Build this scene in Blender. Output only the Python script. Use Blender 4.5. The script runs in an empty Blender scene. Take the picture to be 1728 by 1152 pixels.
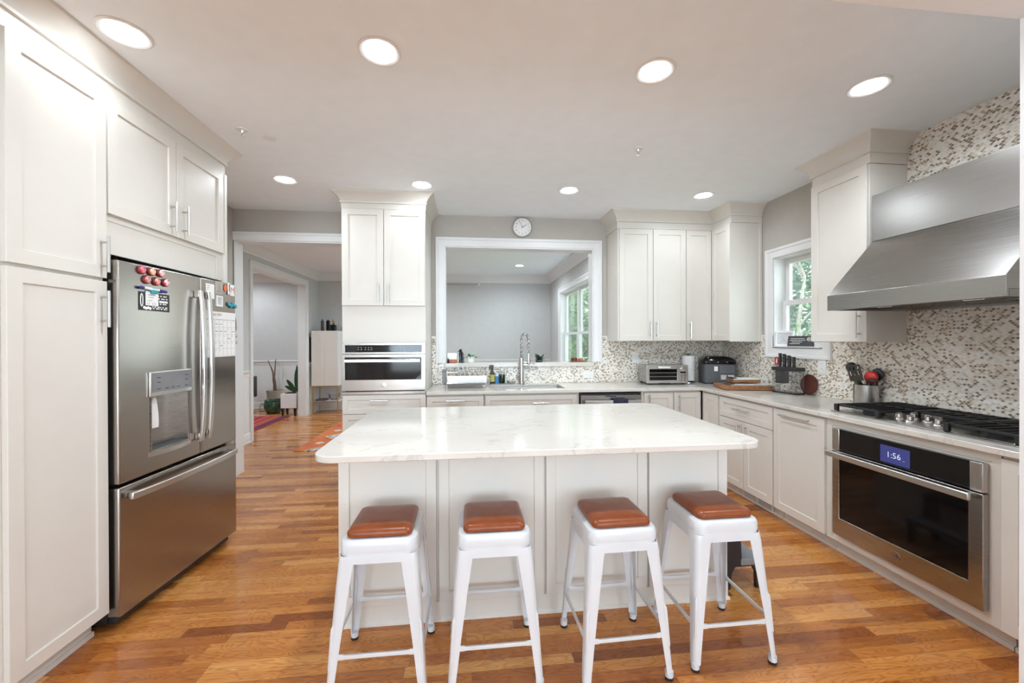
import bpy, bmesh, math, random
from math import sin, cos, pi, radians, sqrt, floor
from mathutils import Vector, Matrix, Quaternion

S = bpy.context.scene
C = S.collection
random.seed(7)

# ------------------------------------------------------------------ camera, world, light, exposure
CAM_H = 1.395
YAW, PITCH, ROLL = radians(6.15), radians(0.22), radians(-0.17)
cam_data = bpy.data.cameras.new('camera')
cam = bpy.data.objects.new('camera', cam_data)
C.objects.link(cam)
cam_data.sensor_width = 36
cam_data.lens = 680.0 / 1728 * 36
cam_data.clip_start = 0.03
_f = Vector((sin(YAW) * cos(PITCH), cos(YAW) * cos(PITCH), -sin(PITCH)))
_r = Vector((cos(YAW), -sin(YAW), 0))
_u = _r.cross(_f)
_r2 = _r * cos(ROLL) + _u * sin(ROLL)
_u2 = _u * cos(ROLL) - _r * sin(ROLL)
cam.matrix_world = Matrix(((_r2.x, _u2.x, -_f.x, 0), (_r2.y, _u2.y, -_f.y, 0), (_r2.z, _u2.z, -_f.z, CAM_H), (0, 0, 0, 1)))
S.camera = cam
S.view_settings.view_transform = 'Standard'
S.view_settings.look = 'None'
S.view_settings.gamma = 1
S.view_settings.exposure = 1.15
S.view_settings.use_curve_mapping = False
S.cycles.max_bounces = 10
S.cycles.diffuse_bounces = 6
S.cycles.glossy_bounces = 5
S.cycles.transparent_max_bounces = 12
S.cycles.sample_clamp_indirect = 6
S.cycles.caustics_reflective = False
S.cycles.caustics_refractive = False

w = bpy.data.worlds.new('overcast_sky')
S.world = w
w.use_nodes = True
bgn = w.node_tree.nodes['Background']
bgn.inputs[0].default_value = (0.86, 0.94, 1.0, 1)
bgn.inputs[1].default_value = 3.0

LAMP_E = 22.0           # emission of a recessed lamp's lens
SPOT_W = 20.0           # its downward flood
def area(name, loc, rot, sx, sy, power, col):
    d = bpy.data.lights.new(name, 'AREA')
    d.shape = 'RECTANGLE'; d.size = sx; d.size_y = sy; d.energy = power; d.color = col
    o = bpy.data.objects.new(name, d); C.objects.link(o)
    o.location = loc; o.rotation_euler = rot
    return o
# daylight that falls through the big windows of the room behind the camera
area('daylight_rear_left', (-1.3, -4.35, 1.45), (radians(140), 0, radians(-14)), 1.9, 2.0, 66, (0.62, 0.83, 1.0))
area('daylight_rear_right', (1.7, -4.35, 1.45), (radians(140), 0, radians(14)), 1.9, 2.0, 57, (0.62, 0.83, 1.0))

# ------------------------------------------------------------------ constants of the room
H = 2.75        # ceiling
XR = 2.95       # right wall
YB = 4.43       # back wall
XL = -2.40      # left wall behind the cabinets
FX = -1.72      # carcass face of the left cabinets
YD = 8.45       # far wall of the dining room

# ------------------------------------------------------------------ materials
class NT:
    def __init__(s, name):
        s.mat = bpy.data.materials.new(name); s.mat.use_nodes = True
        s.t = s.mat.node_tree; s.n = s.t.nodes; s.b = s.n['Principled BSDF']; s.out = s.n['Material Output']
    def put(s, sock, v):
        if hasattr(v, 'links') or isinstance(v, bpy.types.NodeSocket): s.t.links.new(v, sock)
        elif isinstance(v, (tuple, list)) and len(v) == 3 and sock.type == 'RGBA': sock.default_value = (*v, 1)
        else: sock.default_value = v
    def m(s, op, a, b=None, c=None):
        n = s.n.new('ShaderNodeMath'); n.operation = op
        for i, v in enumerate((a, b, c)):
            if v is not None: s.put(n.inputs[i], v)
        return n.outputs[0]
    def pos(s):
        return s.n.new('ShaderNodeNewGeometry').outputs['Position']
    def objco(s):
        return s.n.new('ShaderNodeTexCoord').outputs['Object']
    def sep(s, v):
        n = s.n.new('ShaderNodeSeparateXYZ'); s.put(n.inputs[0], v); return n.outputs[0], n.outputs[1], n.outputs[2]
    def vec(s, x, y, z=0.0):
        n = s.n.new('ShaderNodeCombineXYZ')
        for i, v in enumerate((x, y, z)): s.put(n.inputs[i], v)
        return n.outputs[0]
    def scale(s, v, k):
        n = s.n.new('ShaderNodeVectorMath'); n.operation = 'MULTIPLY'; s.put(n.inputs[0], v); n.inputs[1].default_value = k; return n.outputs[0]
    def noise(s, v, sc, det=3, rough=0.5, dist=0.0):
        n = s.n.new('ShaderNodeTexNoise'); s.put(n.inputs['Vector'], v)
        n.inputs['Scale'].default_value = sc; n.inputs['Detail'].default_value = det
        n.inputs['Roughness'].default_value = rough; n.inputs['Distortion'].default_value = dist
        return n.outputs['Fac']
    def wn(s, v):
        n = s.n.new('ShaderNodeTexWhiteNoise'); n.noise_dimensions = '3D'; s.put(n.inputs['Vector'], v); return n.outputs['Value'], n.outputs['Color']
    def ramp(s, f, stops, interp='LINEAR'):
        n = s.n.new('ShaderNodeValToRGB'); s.put(n.inputs[0], f); r = n.color_ramp; r.interpolation = interp
        while len(r.elements) < len(stops): r.elements.new(0.5)
        for e, (p, c) in zip(r.elements, stops): e.position = p; e.color = (*c, 1)
        return n.outputs[0]
    def mix(s, f, a, b, mode='MIX'):
        n = s.n.new('ShaderNodeMix'); n.data_type = 'RGBA'; n.blend_type = mode
        s.put(n.inputs['Factor'], f); s.put(n.inputs['A'] if False else n.inputs[6], a); s.put(n.inputs[7], b)
        return n.outputs[2]
    def bump(s, h, strength=0.2, dist=0.002):
        n = s.n.new('ShaderNodeBump'); n.inputs['Strength'].default_value = strength; n.inputs['Distance'].default_value = dist
        s.put(n.inputs['Height'], h); s.t.links.new(n.outputs[0], s.b.inputs['Normal'])
    def set(s, **k):
        names = dict(col='Base Color', rough='Roughness', metal='Metallic', spec='Specular IOR Level', coat='Coat Weight', coatr='Coat Roughness', emc='Emission Color', ems='Emission Strength', trans='Transmission Weight', alpha='Alpha', sheen='Sheen Weight', aniso='Anisotropic')
        for a, v in k.items(): s.put(s.b.inputs[names[a]], v)
        return s

M = {}
def plain(key, col, rough=0.5, metal=0.0, var=0.04, scale=9.0, bump=0.0, bscale=200, **kw):
    """a colour with a faint cloudy variation and, where wanted, a fine grain"""
    t = NT(key)
    f = t.noise(t.objco(), scale, 3)
    lo = tuple(max(0, c * (1 - var)) for c in col); hi = tuple(min(1, c * (1 + var)) for c in col)
    t.set(col=t.ramp(f, [(0.3, lo), (0.7, hi)]), rough=rough, metal=metal, **kw)
    if bump: t.bump(t.noise(t.objco(), bscale, 2), bump, 0.001)
    M[key] = t.mat
    return t.mat

plain('cabinet_white', (0.68, 0.648, 0.592), 0.38, var=0.012, spec=0.4)
plain('trim_white', (0.73, 0.725, 0.715), 0.35, var=0.012, spec=0.4)
plain('ceiling_paint', (0.85, 0.892, 0.925), 0.9, var=0.015, bump=0.03, bscale=350)
plain('wall_greige', (0.455, 0.425, 0.38), 0.85, var=0.02, bump=0.04, bscale=300)
plain('wall_grey', (0.54, 0.535, 0.52), 0.85, var=0.02, bump=0.04, bscale=300)
plain('wall_plain', (0.85, 0.85, 0.85), 0.85, var=0.02)
plain('nickel', (0.60, 0.585, 0.56), 0.3, 1.0, var=0.03)
plain('chrome', (0.78, 0.77, 0.75), 0.12, 1.0, var=0.02)
plain('black_plastic', (0.018, 0.018, 0.02), 0.4, var=0.2)
plain('black_gloss', (0.006, 0.005, 0.005), 0.07, var=0.2, spec=0.35)
plain('black_iron', (0.013, 0.013, 0.014), 0.5, var=0.3, bump=0.15, bscale=400)
plain('dark_grey', (0.075, 0.075, 0.08), 0.45, var=0.1)
plain('mid_grey', (0.2, 0.2, 0.21), 0.45, var=0.08)
plain('white_plastic', (0.78, 0.78, 0.77), 0.35, var=0.01)
plain('white_metal', (0.60, 0.605, 0.615), 0.3, var=0.03, scale=5, spec=0.5)
plain('white_ceramic', (0.82, 0.82, 0.80), 0.18, var=0.02)
plain('paper', (0.82, 0.81, 0.79), 0.8, var=0.02)
plain('leather', (0.215, 0.052, 0.014), 0.30, var=0.12, scale=25, bump=0.12, bscale=260, spec=0.35)
plain('red_plastic', (0.55, 0.02, 0.02), 0.3, var=0.1)
plain('teal', (0.02, 0.27, 0.32), 0.4, var=0.1)
plain('blue_ink', (0.035, 0.03, 0.22), 0.35, var=0.1)
plain('navy_cloth', (0.022, 0.026, 0.055), 0.95, var=0.3, scale=120, bump=0.5, bscale=500)
plain('green_glaze', (0.035, 0.085, 0.05), 0.2, var=0.5, scale=14)
plain('beige_pot', (0.42, 0.38, 0.31), 0.6, var=0.08)
plain('leaf_green', (0.075, 0.24, 0.075), 0.4, var=0.35, scale=20)
plain('leaf_dark', (0.02, 0.075, 0.03), 0.35, var=0.4, scale=30)
plain('soil', (0.03, 0.02, 0.014), 0.95, var=0.4, scale=80)
plain('stick', (0.16, 0.10, 0.07), 0.8, var=0.3, scale=40)
plain('brass', (0.62, 0.44, 0.18), 0.3, 1.0, var=0.05)
plain('ink', (0.03, 0.03, 0.035), 0.6, var=0.05)
plain('ink_grey', (0.3, 0.3, 0.31), 0.6, var=0.05)
plain('terracotta', (0.42, 0.15, 0.06), 0.55, var=0.12)
plain('sponge_blue', (0.05, 0.22, 0.5), 0.7, var=0.2)
plain('label_yellow', (0.5, 0.48, 0.12), 0.5, var=0.2)
plain('orange_card', (0.75, 0.17, 0.06), 0.5, var=0.2)
plain('photo_card', (0.35, 0.33, 0.30), 0.4, var=0.6, scale=70)
plain('flyer_black', (0.02, 0.02, 0.022), 0.4, var=0.3)
plain('mat_grey', (0.55, 0.56, 0.57), 0.5, var=0.2, scale=30)
plain('bark', (0.33, 0.30, 0.26), 0.9, var=0.3, scale=14, bump=0.5, bscale=40)
plain('lawn_green', (0.12, 0.22, 0.06), 0.95, var=0.4, scale=3)
plain('siding', (0.75, 0.76, 0.76), 0.7, var=0.05)
plain('roof_grey', (0.3, 0.29, 0.28), 0.9, var=0.2)
plain('vent_white', (0.72, 0.70, 0.67), 0.45, var=0.02)
plain('spoon_green', (0.06, 0.25, 0.03), 0.4, var=0.1)
plain('handle_brown', (0.055, 0.042, 0.036), 0.4, var=0.15)

def leafy(key, a, b):
    t = NT(key)
    f = t.noise(t.pos(), 2.2, 4, 0.7)
    t.set(col=t.ramp(f, [(0.3, a), (0.7, b)]), rough=0.6)
    M[key] = t.mat
leafy('foliage_green', (0.05, 0.12, 0.04), (0.20, 0.30, 0.12))
leafy('foliage_deep', (0.022, 0.07, 0.04), (0.085, 0.17, 0.095))

def steel(key, col=(0.52, 0.50, 0.475), rough=0.26, sc=(1, 1, 420)):
    t = NT(key)
    g = t.noise(t.scale(t.objco(), sc), 3.0, 3, 0.6)
    t.set(col=t.ramp(g, [(0.3, tuple(c * 0.93 for c in col)), (0.7, tuple(c * 1.06 for c in col))]), metal=1.0,
          rough=t.m('MULTIPLY_ADD', g, 0.12, rough - 0.06))
    M[key] = t.mat
steel('steel', (0.40, 0.385, 0.365)); steel('steel_brown', (0.40, 0.365, 0.33), 0.25); steel('steel_vertical', sc=(420, 420, 1)); steel('steel_dark', (0.36, 0.335, 0.31), 0.27)
steel('steel_light', (0.66, 0.65, 0.63), 0.3)

def glass(key, tint=(1, 1, 1), refl=0.07):
    t = NT(key); n = t.n
    tr = n.new('ShaderNodeBsdfTransparent'); tr.inputs[0].default_value = (*tint, 1)
    gl = n.new('ShaderNodeBsdfGlossy'); gl.inputs['Roughness'].default_value = 0.02
    lw = n.new('ShaderNodeLayerWeight'); lw.inputs[0].default_value = 0.25
    mx = n.new('ShaderNodeMixShader')
    t.put(mx.inputs[0], t.m('MULTIPLY_ADD', lw.outputs['Fresnel'], 0.6, refl * 0.4))
    t.t.links.new(tr.outputs[0], mx.inputs[1]); t.t.links.new(gl.outputs[0], mx.inputs[2])
    t.t.links.new(mx.outputs[0], t.out.inputs[0])
    M[key] = t.mat
glass('window_glass', (0.93, 0.98, 0.96)); glass('clear_acrylic', (0.93, 0.94, 0.95), 0.1); glass('green_liquid', (0.03, 0.30, 0.10), 0.1)
glass('smoke_plastic', (0.45, 0.46, 0.48), 0.15)

def emit(key, col, strength):
    t = NT(key); t.set(col=(0.02, 0.02, 0.02), emc=col, ems=strength); M[key] = t.mat
emit('lamp_lens', (0.84, 0.925, 1.0), LAMP_E)
emit('hood_lens', (1.0, 0.97, 0.93), 0.4)
emit('oven_screen', (0.014, 0.018, 0.11), 0.8)
emit('screen_digits', (0.36, 0.38, 0.48), 0.9)

def wood_floor():
    t = NT('oak_floor')
    x, y, z = t.sep(t.pos())
    W = 0.0585
    v = t.m('DIVIDE', y, W); row = t.m('FLOOR', v); fy = t.m('SUBTRACT', v, row)
    r1, _ = t.wn(t.vec(row, 3.7, 1.3)); r2, _ = t.wn(t.vec(row, 9.1, 5.2))
    ln = t.m('MULTIPLY_ADD', r2, 0.55, 0.42)
    u = t.m('ADD', t.m('DIVIDE', x, ln), t.m('MULTIPLY', r1, 17.0)); cell = t.m('FLOOR', u); fx = t.m('SUBTRACT', u, cell)
    idv = t.vec(row, cell, 2.0)
    tone, tcol = t.wn(idv); tone2, _ = t.wn(t.vec(cell, row, 7.0))
    off = t.m('MULTIPLY', tone2, 40.0)
    # long grain streaks and a wavy cathedral figure
    g1 = t.noise(t.vec(t.m('MULTIPLY', x, 1.6), t.m('MULTIPLY', y, 34.0), off), 1.6, 5, 0.65)
    warp = t.noise(t.vec(t.m('MULTIPLY', x, 2.2), t.m('MULTIPLY', y, 9.0), off), 1.3, 2, 0.5)
    rings = t.m('SINE', t.m('MULTIPLY', warp, 120.0))
    rings = t.m('MULTIPLY_ADD', rings, 0.5, 0.5)
    pores = t.noise(t.vec(t.m('MULTIPLY', x, 12.0), t.m('MULTIPLY', y, 260.0), off), 1.0, 2, 0.6)
    base = t.ramp(tone, [(0.0, (0.29, 0.088, 0.020)), (0.10, (0.43, 0.150, 0.034)), (0.35, (0.56, 0.218, 0.050)), (0.75, (0.67, 0.292, 0.075)), (1.0, (0.78, 0.40, 0.125))])
    dark = t.mix(1.0, base, (0.62, 0.46, 0.36), 'MULTIPLY')
    g1c = t.m('MULTIPLY_ADD', t.m('SUBTRACT', g1, 0.5), 2.6, 0.5)
    fac = t.m('ADD', t.m('MULTIPLY', t.m('POWER', rings, 3.0), 0.55), t.m('MULTIPLY', t.m('MINIMUM', t.m('MAXIMUM', g1c, 0.0), 1.0), 0.62))
    fac = t.m('SUBTRACT', fac, 0.05)
    col = t.mix(fac, base, dark)
    col = t.mix(t.m('MULTIPLY', t.m('GREATER_THAN', pores, 0.62), 0.22), col, dark)
    big = t.noise(t.vec(t.m('MULTIPLY', x, 0.9), t.m('MULTIPLY', y, 3.0), off), 2.0, 3, 0.5)
    col = t.mix(t.m('MULTIPLY', t.m('GREATER_THAN', big, 0.67), 0.35), col, (0.13, 0.036, 0.014))
    gap = t.m('MINIMUM', t.m('MULTIPLY', t.m('MINIMUM', fy, t.m('SUBTRACT', 1.0, fy)), W), t.m('MULTIPLY', t.m('MINIMUM', fx, t.m('SUBTRACT', 1.0, fx)), ln))
    seam = t.m('LESS_THAN', gap, 0.0008)
    col = t.mix(t.m('MULTIPLY', seam, 0.6), col, (0.09, 0.03, 0.012))
    t.set(col=col, rough=t.m('MULTIPLY_ADD', g1, 0.14, 0.19), spec=0.4, coat=0.35, coatr=0.08)
    t.bump(t.m('SUBTRACT', t.m('MULTIPLY', g1, 0.15), seam), 0.12, 0.0015)
    M['oak_floor'] = t.mat
wood_floor()

def scales(key, ax, W=0.0205):
    """fish-scale mother-of-pearl mosaic"""
    t = NT(key)
    X_, Y_, Z_ = t.sep(t.pos())
    a = t.m('DIVIDE', (X_ if ax == 'x' else Y_), W); v = t.m('DIVIDE', Z_, W * 0.5)
    vj = t.m('FLOOR', v)
    def cell(j):
        par = t.m('MULTIPLY', t.m('FLOORED_MODULO', j, 2.0), 0.5)
        i = t.m('ROUND', t.m('SUBTRACT', a, par))
        cx = t.m('ADD', i, par)
        return cx, t.m('MULTIPLY', t.m('SUBTRACT', a, cx), 2.0)
    c0, dx0 = cell(vj)
    dv = t.m('SUBTRACT', v, vj)
    D = t.m('SQRT', t.m('ADD', t.m('POWER', dx0, 2.0), t.m('POWER', dv, 2.0)))
    inside = t.m('LESS_THAN', D, 1.0)
    vj1 = t.m('ADD', vj, 1.0)
    c1, dx1 = cell(vj1)
    def pick(p, q): return t.m('ADD', t.m('MULTIPLY', p, inside), t.m('MULTIPLY', q, t.m('SUBTRACT', 1.0, inside)))
    cx = pick(c0, c1); cj = pick(vj, vj1)
    h = t.vec(cx, cj, 4.4)
    r, rc = t.wn(h); r2, _ = t.wn(t.vec(cj, cx, 8.8))
    grout = t.m('LESS_THAN', t.m('ABSOLUTE', t.m('SUBTRACT', D, 1.0)), 0.085)
    patch = t.noise(t.vec(t.m('MULTIPLY', cx, 0.25), t.m('MULTIPLY', cj, 0.13), 0.0), 1.0, 2, 0.6)
    rr = t.m('ADD', r, t.m('MULTIPLY', t.m('SUBTRACT', patch, 0.5), 0.45))
    col = t.ramp(rr, [(0.0, (0.93, 0.93, 0.91)), (0.36, (0.86, 0.83, 0.76)), (0.55, (0.76, 0.70, 0.61)), (0.66, (0.64, 0.55, 0.44)), (0.74, (0.46, 0.33, 0.20)), (0.84, (0.22, 0.135, 0.075)), (1.0, (0.07, 0.048, 0.03))])
    swirl = t.noise(t.vec(t.m('MULTIPLY', a, 1.0), t.m('MULTIPLY', v, 0.8), t.m('MULTIPLY', r2, 30.0)), 1.6, 3, 0.6)
    col = t.mix(t.m('MULTIPLY', swirl, 0.22), col, (0.80, 0.78, 0.74))
    col = t.mix(t.m('MULTIPLY', r2, 0.22), col, (0.58, 0.50, 0.40))
    col = t.mix(grout, col, (0.86, 0.78, 0.66))
    t.set(col=col, rough=t.m('MULTIPLY_ADD', grout, 0.6, 0.2), spec=0.7)
    tilt = t.m('ADD', t.m('MULTIPLY', t.m('SUBTRACT', r, 0.5), pick(dx0, dx1)), t.m('MULTIPLY', t.m('SUBTRACT', r2, 0.5), t.m('MULTIPLY', dv, 1.2)))
    t.bump(t.m('ADD', tilt, t.m('MULTIPLY', grout, -0.6)), 0.55, 0.002)
    M[key] = t.mat
scales('scale_tile_x', 'x'); scales('scale_tile_y', 'y')

def quartz(key, sc=1.0):
    t = NT(key)
    p = t.pos()
    warp = t.noise(p, 2.1, 4, 0.6)
    x, y, z = t.sep(p)
    q = t.vec(t.m('ADD', x, t.m('MULTIPLY', warp, 0.5)), t.m('ADD', y, t.m('MULTIPLY', warp, 0.35)), z)
    n1 = t.noise(t.scale(q, (1.0, 1.7, 1.0)), 1.9 * sc, 4, 0.62, 0.5)
    n2 = t.noise(t.scale(q, (1.5, 1.0, 1.0)), 3.6 * sc, 3, 0.6, 0.4)
    v1 = t.m('SUBTRACT', 1.0, t.m('MINIMUM', 1.0, t.m('MULTIPLY', t.m('ABSOLUTE', t.m('SUBTRACT', n1, 0.5)), 80.0)))
    v2 = t.m('SUBTRACT', 1.0, t.m('MINIMUM', 1.0, t.m('MULTIPLY', t.m('ABSOLUTE', t.m('SUBTRACT', n2, 0.46)), 130.0)))
    gate = t.m('MULTIPLY', t.m('GREATER_THAN', t.noise(p, 1.3, 2), 0.46), t.noise(p, 5.0, 2))
    f = t.m('ADD', t.m('MULTIPLY', t.m('MULTIPLY', v1, gate), 0.55), t.m('MULTIPLY', t.m('MULTIPLY', v2, gate), 0.22))
    cloud = t.noise(q, 2.4, 4)
    col = t.ramp(cloud, [(0.3, (0.62, 0.582, 0.525)), (0.7, (0.66, 0.625, 0.572))])
    col = t.mix(f, col, (0.30, 0.27, 0.24))
    t.set(col=col, rough=0.11, spec=0.5)
    M[key] = t.mat
quartz('quartz')

def board_wood(key, a, b):
    t = NT(key)
    p = t.objco(); x, y, z = t.sep(p)
    g = t.noise(t.vec(t.m('MULTIPLY', x, 14.0), t.m('MULTIPLY', y, 3.0), t.m('MULTIPLY', z, 30.0)), 2.0, 5, 0.65, 0.6)
    t.set(col=t.ramp(g, [(0.3, a), (0.7, b)]), rough=0.42)
    M[key] = t.mat
board_wood('acacia', (0.16, 0.055, 0.02), (0.42, 0.19, 0.075)); board_wood('mahogany', (0.055, 0.012, 0.008), (0.14, 0.032, 0.018))
board_wood('olive_wood', (0.30, 0.14, 0.06), (0.5, 0.28, 0.13))

def rug_red():
    t = NT('rug_red'); x, y, z = t.sep(t.objco())
    fl = t.noise(t.vec(t.m('MULTIPLY', x, 60.0), t.m('MULTIPLY', y, 12.0), 0.0), 2.0, 3)
    zig = t.m('MULTIPLY', t.m('PINGPONG', y, 0.012), 0.6)
    u = t.m('ADD', x, zig)
    col = t.ramp(u, [(0.0, (0.30, 0.02, 0.03)), (0.22, (0.45, 0.03, 0.03)), (0.27, (0.60, 0.32, 0.28)), (0.285, (0.24, 0.015, 0.03)), (0.36, (0.42, 0.025, 0.03)), (0.44, (0.62, 0.34, 0.30)), (0.455, (0.38, 0.02, 0.03)), (0.53, (0.50, 0.05, 0.03)), (0.58, (0.62, 0.22, 0.06)), (0.60, (0.38, 0.02, 0.03)), (0.645, (0.66, 0.25, 0.08)), (0.665, (0.07, 0.02, 0.07)), (0.715, (0.35, 0.03, 0.05)), (0.73, (0.07, 0.02, 0.07)), (0.78, (0.30, 0.02, 0.05))], 'CONSTANT')
    t.set(col=t.mix(t.m('MULTIPLY', fl, 0.35), col, (0.12, 0.02, 0.03)), rough=0.95)
    t.bump(fl, 0.5, 0.004); M['rug_red'] = t.mat
rug_red()
def rug_orange():
    t = NT('rug_orange'); x, y, z = t.sep(t.objco())
    fl = t.noise(t.vec(t.m('MULTIPLY', x, 30.0), t.m('MULTIPLY', y, 30.0), 0.0), 2.0, 4, 0.7)
    col = t.ramp(t.noise(t.vec(x, y, 0.0), 3.2, 3), [(0.35, (0.58, 0.14, 0.05)), (0.5, (0.66, 0.20, 0.06)), (0.65, (0.50, 0.10, 0.06))])
    col = t.mix(t.m('MULTIPLY', fl, 0.3), col, (0.30, 0.05, 0.03))
    # medallions: stepped diamonds repeated along the runner
    py = t.m('SUBTRACT', t.m('FLOORED_MODULO', t.m('ADD', y, 0.2), 0.75), 0.375); px = t.m('SUBTRACT', t.m('ABSOLUTE', x), 0.0)
    st = lambda a: t.m('MULTIPLY', t.m('FLOOR', t.m('DIVIDE', a, 0.02)), 0.02)
    d = t.m('ADD', st(t.m('ABSOLUTE', py)), st(px))
    for lim, c in ((0.26, (0.62, 0.42, 0.10)), (0.235, (0.70, 0.64, 0.55)), (0.20, (0.07, 0.08, 0.16)), (0.17, (0.66, 0.62, 0.58)), (0.11, (0.45, 0.07, 0.05))):
        col = t.mix(t.m('MULTIPLY', t.m('LESS_THAN', d, lim), 0.85), col, c)
    qy = t.m('SUBTRACT', t.m('FLOORED_MODULO', t.m('ADD', y, 0.575), 0.75), 0.375); qx = t.m('SUBTRACT', t.m('ABSOLUTE', x), 0.2)
    e = t.m('ADD', t.m('MULTIPLY', t.m('ABSOLUTE', qy), 1.0), t.m('ABSOLUTE', qx))
    col = t.mix(t.m('MULTIPLY', t.m('LESS_THAN', e, 0.07), 0.8), col, (0.68, 0.60, 0.55))
    edge = t.m('GREATER_THAN', t.m('ABSOLUTE', x), 0.36)
    col = t.mix(t.m('MULTIPLY', edge, 0.6), col, (0.55, 0.16, 0.07))
    t.set(col=col, rough=0.95); t.bump(fl, 0.5, 0.004); M['rug_orange'] = t.mat
rug_orange()

# ------------------------------------------------------------------ mesh helpers
class F:
    """a wall frame: u along the face, v out of it, z up"""
    def __init__(s, o, u, n): s.o = Vector(o); s.u = Vector(u); s.n = Vector(n)
    def p(s, u, v, z): return s.o + s.u * u + s.n * v + Vector((0, 0, z))
WORLD = F((0, 0, 0), (1, 0, 0), (0, 1, 0))
def face_back(y): return F((0, y, 0), (1, 0, 0), (0, -1, 0))     # looks towards the camera, u = x
def face_right(x): return F((x, 0, 0), (0, 1, 0), (-1, 0, 0))    # looks to -x, u = y
def face_left(x): return F((x, 0, 0), (0, 1, 0), (1, 0, 0))      # looks to +x, u = y

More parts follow.
